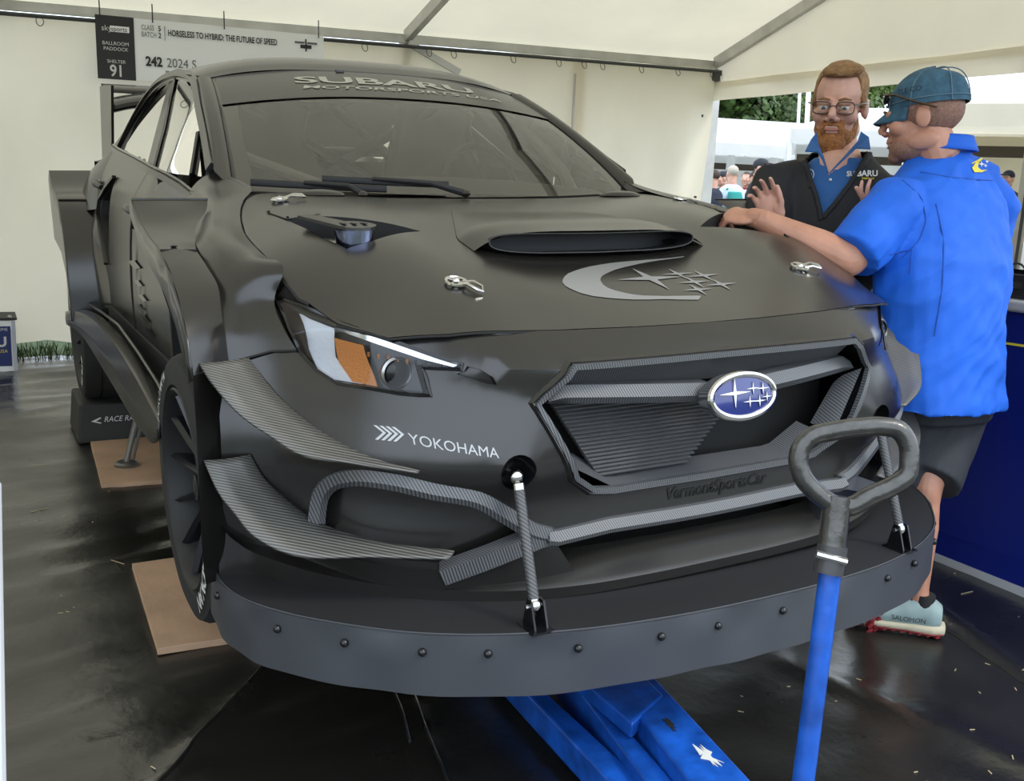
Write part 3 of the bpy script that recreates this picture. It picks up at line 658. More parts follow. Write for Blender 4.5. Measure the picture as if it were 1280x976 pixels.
# emblem
EMB = Vector((0, -.846, .612))
UPZ = Vector((0, 0, 1)); EN = Vector((0, -1, .16)).normalized(); EU = Vector((1, 0, 0)); EV = EN.cross(EU) * -1
EV = Vector((0, .16, 1)).normalized()
def emb(x, y, d=0): return EMB + EU * x + EV * y + EN * d
em = MB(); em.prism([emb(.088 * math.cos(a), .047 * math.sin(a), -.03) for a in [2 * math.pi * i / 40 for i in range(40)]], EN * .03); eo = em.build('emblem_base', 'carbon_trim', gr)
b = MB(); b.tube([emb(.083 * math.cos(a), .044 * math.sin(a), .002) for a in [2 * math.pi * i / 48 for i in range(48)]], .0075, 8, closed=True); b.build('emblem_ring', 'chrome', eo)
b = MB(); ers = [[emb(.079 * r_ * math.cos(a), .041 * r_ * math.sin(a), .004 + .004 * (1 - r_ * r_)) for a in [2 * math.pi * i / 40 for i in range(40)]] for r_ in (1, .8, .5, .2, .01)]; b.grid(ers, closed=True); b.build('emblem_field', 'emblem_blue', eo)
for cx, cy, r_, q in ((-.026, .008, .031, 1.35), (.022, .014, .013, 1.4), (.048, .012, .013, 1.4), (.012, -.012, .013, 1.4), (.038, -.013, .013, 1.4), (.058, -.006, .011, 1.3)):
    b = MB(); b.prism([emb(x, y, .006) for x, y in star(cx, cy, r_, q, .16)], EN * .004); b.build('emblem_star', 'chrome', eo, False)
# strut sockets, pockets, intake
def sym(fn):
    for s_ in (-1, 1): fn(s_)
def sock(s):
    b = MB(); rows = []
    for k in range(6):
        t = k / 5 * math.pi / 2; rows.append([Vector((s * (.483 + (x - .483) * math.cos(t)), fasY(.483, .497) - .002 + .05 * math.sin(t) + (fasY(x, z) - fasY(.483, .497)) * math.cos(t), .497 + (z - .497) * math.cos(t))) for x, z in SOCK])
    b.grid(rows, closed=True); b.build('strut_socket', 'gloss_black', bump)
    lp = densify(POCKET, .03); wall('pocket_rim', [fas3(s * x, z) for x, z in lp], (-s * .01, .06, 0), 'satin_grey', bump)
    cdt('pocket_panel', [(s * x, z) for x, z in POCKET], [], .03, lambda x, z: Vector((x, fasY(x, z) + .05, z)), 'satin_grey', bump)
sym(sock)
ip = densify(closed_sym(INTAKE), .04)
wall('intake_rim', [fas3(x, z) for x, z in ip], (0, .10, .0), 'matte_black', bump)
fl = [[Vector((x * (1 - .05 * t), -.752 + .26 * t, .262 + .012 * t)) for x in [-.335 + .67 * i / 12 for i in range(13)]] for t in (0, .33, .66, 1)]
MB().grid(fl).build('intake_floor', 'carbon_floor', bump)
MB().box((0, -.49, .32), (.78, .02, .16)).build('intake_back', 'void_black', bump, False)
# carbon trim: centre bar, upper and lower arms
cpath = [(-.405, .352), (-.385, .347), (-.26, .352), (-.1, .347), (0, .346), (.1, .347), (.26, .352), (.385, .347), (.405, .352)]
cprof = [(-.013, -.004), (.013, -.004), (.013, .008), (.0, .016), (-.013, .008)]
bar('centre_bar', [fas3(x, z, .006) for x, z in cpath], [(-.012, -.03), (.016, -.03), (.016, .012), (.006, .017), (-.012, .005)], 'carbon_trim', bump, upf=lambda i: (0, -1, 0))
def arms(s):
    up = [(.795, .345), (.792, .385), (.784, .43), (.769, .458), (.742, .474), (.698, .476), (.625, .460), (.548, .442), (.488, .402), (.43, .362), (.40, .35)]
    P = [fas3(s * v.x, v.y, .004) for v in cr([(x, z, 0) for x, z in up], 4)]
    bar('upper_arm', P, [(-.017, -.03), (.017, -.03), (.017, .004), (.004, .012), (-.017, .006)], 'carbon_trim', bump, upf=lambda i: (s * .3, -1, 0))
    lo = [(.60, .278), (.565, .294), (.52, .312), (.46, .334), (.42, .346), (.39, .349)]
    bar('lower_arm', [fas3(s * x, z, .004) for x, z in lo], [(-.017, -.03), (.017, -.03), (.017, .008), (-.017, .008)], 'carbon_trim', bump, upf=lambda i: (0, -1, 0))
sym(arms)
# eyelash recess behind the lamp tip and crease
def lash(s):            # scooped recess behind the lamp tip, in body colour
    wall('lamp_tail_rim', [fas3(s * x, z) for x, z in densify(LASH, .012)], (0, .015, 0), 'satin_grey', bump)
    cdt('lamp_tail', [(s * x, z) for x, z in LASH], [], .012, lambda x, z: Vector((x, fasY(x, z) + .014, z)), 'satin_grey', bump)
sym(lash)
# lettering on the bumper
textmesh('YOKOHAMA', .0265, lambda x, y: fas3(-.661 + x, .5505 - x * .155 + y, .0015), 'tyre_maker_lettering', 'silver_print', bump, sx=.92, split=12)
for i in range(4):
    a = -.709 + i * .0088
    pl = [(a, .577), (a + .005, .577), (a + .0165, .5655), (a + .003, .552), (a - .002, .552), (a + .0115, .5655)]
    cdt('chevron', pl, [], .02, lambda x, z: fas3(x, z, .0015), 'silver_print', bump)
textmesh('YOKOHAMA', .0265, lambda x, y: fas3(.556 + x, .535 + x * .155 + y, .0015), 'tyre_maker_lettering', 'gloss_decal', bump, sx=.92, split=12)
textmesh('VermontSportsCar', .036, lambda x, y: fas3(-.108 + x, .3765 + y, .0015), 'builder_lettering', 'gloss_decal', bump, shear=.25, bold=.0012, sx=1.0, split=10)
# ---- headlights
HL = [(.805, .792), (.763, .777), (.723, .757), (.663, .735), (.613, .715), (.559, .697), (.563, .687), (.62, .686), (.613, .636), (.661, .637), (.705, .642), (.749, .645), (.773, .663), (.791, .692), (.803, .737)]
def headlight(s):
    h = empty('headlight'); h.parent = car
    S_ = lambda P: [(s * x, z) for x, z in P]
    lens = cdt('lens', S_(HL), [], .022, lambda x, z: fas3(x, z, .004), 'lens_glass', h)
    wall('lamp_rim', [fas3(s * x, z, .003) for x, z in densify(HL, .02)], (-s * .02, .05, 0), 'gloss_black', h)
    cdt('lamp_housing', S_(HL), [], .03, lambda x, z: Vector((x, fasY(x, z) + .035, z)), 'lens_smoke', h)
    bar('lamp_edge', [fas3(s * x, z, .003) for x, z in densify(HL, .02)], rect(.006, .006), 'gloss_black', h, closed=True, upf=lambda i: (0, -1, 0))
    blk = [(.805, .790), (.790, .780), (.778, .760), (.775, .70), (.768, .664), (.785, .69), (.797, .737)]
    cdt('side_marker', S_(blk), [], .02, lambda x, z: Vector((x, fasY(x, z) + .010, z)), 'dark_red', h)
    wl = [(.776, .764), (.735, .748), (.738, .726), (.738, .69), (.722, .650), (.705, .645), (.749, .648), (.768, .664), (.775, .70)]
    cdt('reflector', S_(wl), [], .02, lambda x, z: Vector((x, fasY(x, z) + .014, z)), 'reflector_white', h)
    am = [(.738, .727), (.700, .719), (.697, .70), (.688, .66), (.686, .643), (.722, .648), (.735, .68)]
    a_ = cdt('indicator', S_(am), [], .02, lambda x, z: Vector((x, fasY(x, z) + .013, z)), 'amber', h)
    wl2 = [(.790, .778), (.763, .768), (.723, .750), (.663, .729), (.613, .710), (.563, .693), (.57, .689), (.615, .700), (.665, .718), (.72, .738), (.765, .757)]
    cdt('light_guide', S_(wl2), [], .02, lambda x, z: Vector((x, fasY(x, z) + .009, z)), 'reflector_chrome', h)
    c = Vector((s * .655, fasY(.655, .674) + .02, .671)); n = Vector((0, -1, 0))
    b = MB(); b.lathe([(.0, .031), (-.010, .032), (-.014, .028), (-.012, .0265)], c, 'y', 24); pj = b.build('projector_ring', 'steel', h)
    b = MB(); b.lathe([(-.004, .027), (-.012, .022), (-.017, .012), (-.019, .0005)], c, 'y', 24); b.build('projector_lens', 'lens_smoke', pj)
    for i in range(9):
        x = .695 - i * .014; b = MB(); b.box((s * x, fasY(x, .70) + .006, .703 - i * .002), (.003, .006, .009)); b.build('lamp_rib', 'amber' if i < 5 else 'steel', h, False)
sym(headlight)
def lampgap(s):
    A_ = [(.790, -.33), (.776, -.385), (.763, -.41), (.735, -.50), (.672, -.612)]; B_ = [(.803, .790), (.785, .785), (.763, .778), (.723, .757), (.672, .741)]
    MB().grid([[hood3(s * x, y, -.003) for x, y in A_], [fas3(s * x, z, .001) for x, z in B_]]).build('lamp_gasket', 'satin_grey', bump)
sym(lampgap)
# ---- lower lip, splitter, skirt
LIP = [(.962, -.385, .36), (.945, -.39, .322), (.915, -.405, .292), (.86, -.465, .272), (.795, -.53, .258), (.669, -.645, .250), (.505, -.742, .246), (.348, -.786, .244), (.16, -.801, .243), (0, -.803, .243)]
lip_full = cr(LIP + [(-x, y, z) for x, y, z in LIP[::-1][1:]], 5)
rows = []
for p in lip_full:
    k = p.z - .248; inn = Vector((p.x * .93, p.y + .055, 0))
    rows.append([Vector((inn.x, inn.y + .02, .298 + k * .8)), Vector((inn.x, inn.y, .282 + k * .9)), Vector((p.x * .99, p.y + .010, .256 + k)), Vector((p.x, p.y, .248 + k)), Vector((p.x, p.y + .002, .222)), Vector((p.x * .97, p.y + .02, .206))])
lip = MB().grid(rows).build('bumper_lip', 'satin_grey', bump, True, 28)
def lipfence(s):        # outer end of the lip sweeps up beside the wheel
    P = cr([(.90, -.415, .285), (.935, -.405, .312), (.958, -.395, .35), (.968, -.372, .40), (.972, -.345, .455), (.975, -.33, .49)], 5)
    r_ = [[Vector((s * p.x, p.y, p.z)), Vector((s * (p.x - .012), p.y + .03, p.z - .005)), Vector((s * (p.x - .02), p.y + .10, p.z - .06)), Vector((s * (p.x - .03), p.y + .13, .21))] for p in P]
    MB().grid(r_).build('lip_fence', 'satin_grey', bump)
sym(lipfence)
SPL = [(.945, -.22), (.958, -.32), (.962, -.42), (.942, -.515), (.895, -.60), (.80, -.708), (.71, -.786), (.58, -.858), (.42, -.910), (.25, -.936), (.12, -.945), (0, -.947)]
spl_half = cr([(x, y, 0) for x, y in SPL], 5)
spl_full = spl_half + [Vector((-p.x, p.y, 0)) for p in spl_half[::-1][1:]]
def szo(x): return .008 - .018 * x              # the splitter sits slightly out of level
b = MB(); b.prism([Vector((p.x, p.y, .196 + szo(p.x))) for p in spl_full], (0, 0, .010)); spl = b.build('splitter', 'matte_black', car, False)
def srise(p): return .075 * min(1, max(0, (p.y + .40) / .20) ** 2)
sk = []
for i, p in enumerate(spl_full):
    wave = .0022 * math.sin(i * .9) + .0018 * math.sin(i * .37); n = Vector((p.x * .9, p.y + .25, 0)).normalized(); o = Vector((p.x, p.y, szo(p.x))) + n * .004; zt = .203 + srise(p)
    fr_ = [o + n * (.002 + wave) + UPZ * zt, o + n * (.003 - wave) + UPZ * (zt * .6 + .05), o + n * .003 + UPZ * .14, o + n * (.003 + wave) + UPZ * (.082 + srise(p) * .3)]
    sk.append(fr_ + [q - n * .005 for q in fr_[::-1]])
skirt = MB().grid(sk, closed=True).build('splitter_skirt', 'skirt_grey', car, True, 35)
MB().tube([Vector((p.x * 1.003, p.y - .003, .2050 + szo(p.x) + srise(p))) for p in spl_full], .0022, 6).build('skirt_edge', 'skirt_grey', skirt)
for px_, py_ in ((-.950, -.25), (-.962, -.40), (-.90, 0), (-.80, 0), (-.69, 0), (-.57, 0), (-.43, 0), (-.25, 0), (-.11, 0), (.046, 0), (.21, 0), (.37, 0), (.53, 0), (.68, 0), (.80, 0), (.90, 0), (.962, -.42)):
    best = Vector((px_, py_, 0)) if py_ else min(spl_full, key=lambda p: abs(p.x - px_))
    n = Vector((best.x * .9, best.y + .25, 0)).normalized()
    MB().sphere(Vector((best.x, best.y, .170 + szo(best.x) + srise(best))) + n * .009, .0085, 10, 6).build('skirt_bolt', 'gloss_black', skirt)
# ---- splitter struts
def strut(s):
    a = Vector((s * .484, -.782, .488)); b_ = Vector((s * .49, -.866, .252 + szo(s * .49) * .7)); dz = Vector((0, 0, szo(s * .49) * .7))
    o = MB().tube([a.lerp(b_, .06), a.lerp(b_, .95)], .0105, 12).build('splitter_strut', 'carbon_tube', spl)
    MB().sphere(a + Vector((0, .006, 0)), .015, 12, 8).build('ball_joint', 'chrome', o)
    MB().tube([a + Vector((0, .05, 0)), a], .007, 8).build('joint_stud', 'steel', o)
    MB().tube([a.lerp(b_, .05), a.lerp(b_, .10)], .0115, 12).build('strut_collar', 'chrome', o)
    q = MB(); q.sphere(b_, .013, 12, 8); q.tube([a.lerp(b_, .93), b_], .0095, 10); q.build('rod_end', 'chrome', o)
    for d in (-.013, .013):
        w = MB(); w.prism([Vector(q_) + dz for q_ in [(s * .49 + d, -.858, .264), (s * .49 + d, -.842, .204), (s * .49 + d, -.893, .204), (s * .49 + d, -.874, .262)]], (.004, 0, 0)); w.build('clevis_plate', 'gloss_black', o, False)
    MB().tube([(s * .49 - .020, -.866, b_.z), (s * .49 + .020, -.866, b_.z)], .005, 8).build('clevis_bolt', 'steel', o)
    MB().box((s * .49, -.87, .207 + dz.z * 1.35), (.048, .062, .004)).build('clevis_base', 'gloss_black', o, False)
sym(strut)
# ---- canards
def canard(name, outer, inner, s):
    O = cr(outer, 6); I = cr(inner, 6); n = 40; O = resample(O, n); I = resample(I, n); rows = []
    for a, b_ in zip(O, I):
        rows.append([Vector((s * p.x, p.y, p.z)) for p in (a, a.lerp(b_, .35) - Vector((0, 0, .003)), a.lerp(b_, .7) - Vector((0, 0, .002)), b_)])
    o = MB().grid(rows).build(name, 'carbon_canard', bump); md = o.modifiers.new('thickness', 'SOLIDIFY'); md.thickness = .005; md.offset = -1; return o
CAN_U_OUT = [(0.985, -0.41, 0.68), (0.972, -0.46, 0.649), (0.933, -0.51, 0.594), (0.887, -0.56, 0.557), (0.853, -0.595, 0.532), (0.767, -0.66, 0.518), (0.66, -0.71, 0.499)]
CAN_U_IN = [(0.883, -0.38, 0.678), (0.867, -0.405, 0.646), (0.829, -0.466, 0.589), (0.786, -0.532, 0.551), (0.742, -0.59, 0.528), (0.697, -0.641, 0.512), (0.637, -0.694, 0.502)]
CAN_L_OUT = [(0.988, -0.42, 0.489), (0.97, -0.47, 0.429), (0.95, -0.51, 0.398), (0.935, -0.54, 0.373), (0.887, -0.585, 0.34), (0.727, -0.67, 0.33), (0.602, -0.725, 0.323)]
CAN_L_IN = [(0.899, -0.427, 0.493), (0.876, -0.44, 0.44), (0.831, -0.476, 0.388), (0.789, -0.523, 0.359), (0.743, -0.58, 0.346), (0.696, -0.633, 0.34), (0.58, -0.708, 0.329)]
def canards(s):
    canard('upper_canard', CAN_U_OUT, CAN_U_IN, s); canard('lower_canard', CAN_L_OUT, CAN_L_IN, s)
sym(canards)
# ---- front fenders, flares
FEN = [[(.70, .66, 1.045), (.745, .64, 1.03), (.785, .61, 1.0), (.815, .56, .96)],
       [(.668, .40, .996), (.73, .42, .995), (.785, .42, .985), (.822, .40, .965)],
       [(.705, .325, .977), (.755, .30, .976), (.80, .285, .968), (.830, .262, .955)],
       [(.766, .13, .934), (.805, .125, .939), (.85, .11, .931), (.882, .10, .905)],
       [(.789, 0, .905), (.832, -.03, .911), (.882, -.08, .900), (.918, -.11, .868)],
       [(.796, -.19, .869), (.84, -.20, .873), (.886, -.215, .857), (.916, -.225, .822)],
       [(.790, -.325, .840), (.838, -.29, .838), (.878, -.28, .815), (.912, -.275, .788)],
       [(.807, -.318, .795), (.842, -.312, .788), (.878, -.308, .772), (.914, -.315, .757)],
       [(.811, -.388, .737), (.843, -.360, .735), (.880, -.350, .725), (.918, -.348, .712)],
       [(.796, -.428, .696), (.838, -.392, .692), (.88, -.376, .680), (.925, -.362, .668)]]
FL_OUT = [(1.0, -.427, .661), (1.0, -.405, .72), (1.0, -.357, .776), (1.0, -.256, .836), (1.0, -.137, .879)]
FL_IN = [(.925, -.38, .672), (.922, -.34, .765), (.914, -.28, .816), (.919, -.22, .845), (.925, -.137, .877)]
def fender(s):
    sx = lambda P: [Vector((s * p[0], p[1], p[2])) for p in P]
    f = MB().grid([sx(r) for r in patch(FEN, 6, 6)]).build('front_fender', 'satin_grey', car)
    gap = [(.796, -.425, .696), (.838, -.392, .692), (.88, -.376, .680), (.925, -.362, .668)]
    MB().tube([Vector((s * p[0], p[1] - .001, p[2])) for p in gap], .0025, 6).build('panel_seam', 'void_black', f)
    o = resample(cr(FL_OUT, 6), 24); i_ = resample(cr(FL_IN, 6), 24)
    fl = MB().grid([sx([a, a.lerp(b_, .5) + Vector((0, -.004, .004)), b_, b_ + Vector((-.02, .03, -.05))]) for a, b_ in zip(o, i_)]).build('front_flare', 'satin_grey', car)
    # kicked-up ramp panel behind the joint
    R0 = [(1.0, -.137, .879), (.962, -.137, .878), (.925, -.137, .877)]
    R1 = [(1.0, -.02, .893), (.955, -.02, .892), (.905, -.02, .890)]
    R2 = [(1.0, .114, .922), (.94, .11, .921), (.878, .10, .918)]
    R3 = [(1.0, .20, .960), (.91, .20, .960), (.825, .22, .960)]
    R4 = [(1.0, .229, .976), (.91, .236, .976), (.818, .245, .976)]
    rp = MB().grid([sx(r) for r in patch([R0, R1, R2, R3, R4], 5, 6)]).build('flare_ramp', 'satin_grey', fl)
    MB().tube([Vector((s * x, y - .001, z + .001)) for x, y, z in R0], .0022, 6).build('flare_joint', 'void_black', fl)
    MB().tube([Vector((s * x, y, z)) for x, y, z in R4], .003, 6).build('ramp_edge', 'satin_grey', rp)
    MB().sphere((s * .965, -.10, .885), (.008, .006, .003), 8, 5).build('rivet', 'gloss_black', fl)
    # thin outer cheek plate
    out = [(-.43, .655), (-.405, .72), (-.357, .778), (-.256, .838), (-.137, .881), (-.02, .896), (.114, .924), (.20, .96), (.232, .977)]
    inn = [(.262, .955), (.245, .93), (.15, .885), (.03, .845), (-.10, .815), (-.20, .785), (-.29, .74), (-.345, .69), (-.385, .64)]
    pl = out + inn
    ch = cdt('flare_cheek', pl, [], .05, lambda y, z: Vector((s * 1.001, y, z)), 'satin_grey', fl, .005)
    # flat front panel of the flare below the joint
    rows = [[(1.0, -.427, .661), (.96, -.40, .665), (.915, -.37, .672)], [(1.0, -.43, .55), (.96, -.405, .55), (.915, -.375, .55)], [(1.0, -.425, .42), (.96, -.40, .42), (.915, -.37, .42)], [(1.0, -.42, .30), (.96, -.395, .30), (.915, -.37, .30)], [(.99, -.38, .215), (.96, -.37, .215), (.915, -.35, .215)]]
    MB().grid([sx(r) for r in patch(rows, 3, 4)]).build('flare_front_panel', 'satin_grey', fl)
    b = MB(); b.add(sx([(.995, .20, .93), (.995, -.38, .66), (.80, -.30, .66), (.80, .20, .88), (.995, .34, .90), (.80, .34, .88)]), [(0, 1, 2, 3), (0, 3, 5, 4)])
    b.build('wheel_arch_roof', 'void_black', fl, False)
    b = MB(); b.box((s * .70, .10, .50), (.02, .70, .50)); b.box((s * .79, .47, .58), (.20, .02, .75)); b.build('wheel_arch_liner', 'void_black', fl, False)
sym(fender)
# ---- wheels
def wheel(s, y, name):
    c = Vector((s * .832, y, .305)); R_ = .322; w = empty(name); w.parent = car
    hw = .135
    prof = [(-hw * .75, .235), (-hw * .98, .25), (-hw, .285), (-hw * .93, .312), (-hw * .8, R_), (-hw * .45, R_ + .003), (-hw * .43, R_ - .004), (-hw * .38, R_ - .004), (-hw * .36, R_ + .003), (0, R_ + .003), (hw * .36, R_ + .003), (hw * .38, R_ - .004), (hw * .43, R_ - .004), (hw * .45, R_ + .003), (hw * .8, R_), (hw * .93, .312), (hw, .285), (hw * .98, .25), (hw * .75, .235)]
    t = MB().lathe(prof, c, 'x', 64).build('tyre', 'rubber', w)
    rim = MB().lathe([(s * hw * .95, .243), (s * hw * .98, .238), (s * hw * .90, .229), (s * hw * .4, .222), (-s * hw * .7, .225), (-s * hw * .9, .243)], c, 'x', 48).build('rim', 'matte_black', w)
    for k in range(12):
        a = 2 * math.pi * k / 12 + .1; u = Vector((0, math.cos(a), math.sin(a))); v = Vector((0, -math.sin(a), math.cos(a))); X = Vector((s, 0, 0))
        A = c + u * .05; B = c + u * .226
        rows = [[A + X * .055 + v * .010, A + X * .068, A + X * .055 - v * .010, A + X * .03], [A.lerp(B, .5) + X * .082 + v * .006, A.lerp(B, .5) + X * .095, A.lerp(B, .5) + X * .082 - v * .006, A.lerp(B, .5) + X * .045], [B + X * .105 + v * .007, B + X * .118, B + X * .105 - v * .007, B + X * .06]]
        MB().grid(rows, closed=True).build('spoke', 'alloy_black', rim)
    MB().lathe([(s * .05, .065), (s * .078, .06), (s * .085, .04), (s * .082, .032), (s * .10, .03), (s * .105, .0005)], c, 'x', 24).build('wheel_hub', 'alloy_black', rim)
    MB().lathe([(s * .0, .19), (s * .012, .19), (s * .012, .06)], c, 'x', 32).build('brake_disc', 'alloy_black', w)
    MB().box(c + Vector((s * .02, .13, -.06)), (.09, .09, .17)).build('brake_caliper', 'matte_black', w, False)
    def arc(a0, rad, flip=1):
        def f(x, yy):
            a = a0 + flip * x / rad; r_ = rad + flip * yy if flip < 0 else rad + yy
            rr = rad + (yy if flip < 0 else yy)
            return c + Vector((s * (hw + .0035 - .35 * abs(rr - .277) ** 1.3), -math.cos(a) * rr, math.sin(a) * rr))
        return f
    if s < 0:
        textmesh('ADVAN', .052, arc(-.30, .262, -1), 'tyre_lettering', 'white_print', t, bold=.0012, split=8)
        textmesh('YOKOHAMA', .036, arc(2.75, .268, -1), 'tyre_lettering', 'white_print', t, split=8)
    return w
wheel(-1, 0, 'front_wheel'); wheel(1, 0, 'front_wheel'); wheel(-1, 2.675, 'rear_wheel'); wheel(1, 2.675, 'rear_wheel')
# ---- greenhouse
def wsx(u, v):
    """windscreen: u -1..1 across, v 0..1 up"""
    a = abs(u); b0 = Vector((.675 * u, .415 + .13 * a ** 2.2, .978 + .016 * a * a)); t1 = Vector((.572 * u, 1.235 + .0 * a ** 2.5, 1.402 - .050 * a ** 2.4))
    p = b0.lerp(t1, v); bow = .032 * 4 * v * (1 - v) * .8; return p + Vector((0, -bow * .45, bow))
def wsg(u0, u1, v0, v1, nu, nv, d=0): return [[wsx(u0 + (u1 - u0) * i / nu, (v0 + (v1 - v0) * j / nv)) + Vector((0, -.45, .9)) * d for i in range(nu + 1)] for j in range(nv + 1)]
wind = MB().grid(wsg(-1, 1, 0, 1, 28, 14)).build('windscreen', 'windscreen_glass', car)
def vb(u): return .708 - .055 * abs(u) ** 2
b = MB(); b.grid([[wsx(u, vb(u) + (1 - vb(u)) * j / 5) + Vector((0, -.0018, .0036)) for u in [-1 + 2 * i / 28 for i in range(29)]] for j in range(6)]); sunb = b.build('sun_strip', 'satin_grey', wind)
for s in (-1, 1):
    b = MB(); b.grid([[wsx(s * (1 - k * .07 / 3), v) + Vector((0, .002, -.003)) for k in range(4)] for v in [i / 14 for i in range(15)]]); b.build('screen_border', 'interior_dark', wind)
    MB().tube([wsx(s * 1.004, i / 14) for i in range(15)], .006, 6).build('screen_seal', 'gloss_black', wind)
MB().tube([wsx(-1 + 2 * i / 28, 1.006) for i in range(29)], .006, 6).build('screen_seal', 'gloss_black', wind)
MB().box(wsx(-.22, 1.0) + Vector((0, 0, .003)), (.03, .012, .012)).build('screen_clip', 'gloss_black', wind, False)
def wtext(u0, v0, ku, kv): return lambda x, y: wsx(u0 + x * ku, v0 + y * kv) + Vector((0, -.0026, .0052))
textmesh('SUBARU', .105, wtext(-.565, .848, 1.78, 1.0), 'screen_lettering', 'screen_print', sunb, bold=.0025, sx=1.72, split=10, shear=.05)
textmesh('MOTORSPORTS USA', .046, wtext(-.545, .782, 1.78, 1.0), 'screen_lettering', 'screen_print', sunb, bold=.0008, sx=1.72, split=12, shear=.2)
# wipers
def wiper(u0, u1, v0, v1, hub):
    P = [wsx(u0 + (u1 - u0) * i / 8, v0 + (v1 - v0) * i / 8) + Vector((0, -.016, .018)) for i in range(9)]
    w = MB().tube(P, [(.010, .006)] * 9, 8).build('wiper', 'matte_black', car)
    a = P[5]; MB().tube([P[3] + Vector((0, -.006, .008)), a.lerp(Vector(hub), .4) + Vector((0, -.01, .012)), Vector(hub)], [.006, .008, .011], 8).build('wiper_arm', 'matte_black', w)
    MB().sphere(hub, (.016, .016, .012), 10, 6).build('wiper_pivot', 'satin_grey', w)
wiper(-.95, -.40, .012, .004, (-.36, .375, .985)); wiper(-.66, -.10, .050, .036, (-.03, .385, .990))
MB().grid([[Vector((x, .36 + (.16 * (abs(x) / .675) ** 2.2), hoodZ(x, .38) - .012)) for x in [-.69 + 1.38 * i / 24 for i in range(25)]], [wsx(-1.02 + 2.04 * i / 24, .01) + Vector((0, .01, -.008)) for i in range(25)]]).build('cowl_panel', 'matte_black', car)
for s in (-1, 1):
    MB().sphere(hood3(s * .50, .335, .0), (.075, .045, .016), 16, 8).build('hood_bump', 'satin_grey', hood)
# A-pillars, roof, rear glass
U = [(.722, .64, 1.06), (.69, .846, 1.159), (.665, 1.03, 1.247), (.632, 1.25, 1.345), (.60, 1.62, 1.403), (.588, 1.92, 1.425), (.606, 2.13, 1.413), (.636, 2.35, 1.357), (.68, 2.49, 1.26), (.735, 2.55, 1.146)]
def pillar(s):
    We = [wsx(s * 1.0, i / 12) for i in range(13)]; Ue = resample(cr([Vector((s * p[0], p[1], p[2])) for p in U[:4]], 6), 13)
    rows = []
    for a, b_ in zip(We, Ue):
        md_ = (a + b_) / 2 + Vector((s * .022, -.012, .012)); rows.append(cr([a + Vector((s * .004, 0, -.004)), a + Vector((s * .012, -.004, .004)), md_, b_], 3))
    MB().grid(rows).build('a_pillar', 'satin_grey', car)
    b0 = rows[0][0]
    MB().grid([[Vector((s * .70, .66, 1.045)), Vector((s * .668, .40, .996))], [wsx(s, .04), wsx(s, 0)]]).build('pillar_foot', 'satin_grey', car)
sym(pillar)
def roofrow(y, zc, edge, k=.030):
    ex_, ey, ez = edge; out = []
    for i in range(17):
        t = -1 + 2 * i / 16; a = abs(t); out.append(Vector((ex_ * t, y + (ey - y) * a ** 3, zc + (ez - zc) * a ** 3.2)))
    return out
RF = [roofrow(1.243, 1.408, (.582, 1.245, 1.360)), roofrow(1.31, 1.436, (.618, 1.30, 1.368)), roofrow(1.66, 1.487, U[4]), roofrow(1.95, 1.493, U[5]), roofrow(2.2, 1.478, U[6]), roofrow(2.42, 1.445, (.64, 2.37, 1.352))]
MB().grid(patch(RF, 2, 6)).build('roof', 'satin_grey', car)
RG = [roofrow(2.42, 1.445, (.60, 2.40, 1.36)), roofrow(2.7, 1.30, (.62, 2.68, 1.25)), roofrow(2.98, 1.16, (.64, 2.95, 1.13))]
MB().grid(patch(RG, 2, 5)).build('rear_window', 'windscreen_glass', car)
MB().grid(patch([roofrow(2.98, 1.155, (.72, 2.95, 1.125)), roofrow(3.25, 1.135, (.75, 3.22, 1.09)), roofrow(3.55, 1.11, (.74, 3.50, 1.06)), roofrow(3.60, .95, (.72, 3.55, .93)), roofrow(3.62, .5, (.74, 3.56, .5))], 2, 4)).build('boot_lid', 'satin_grey', car)
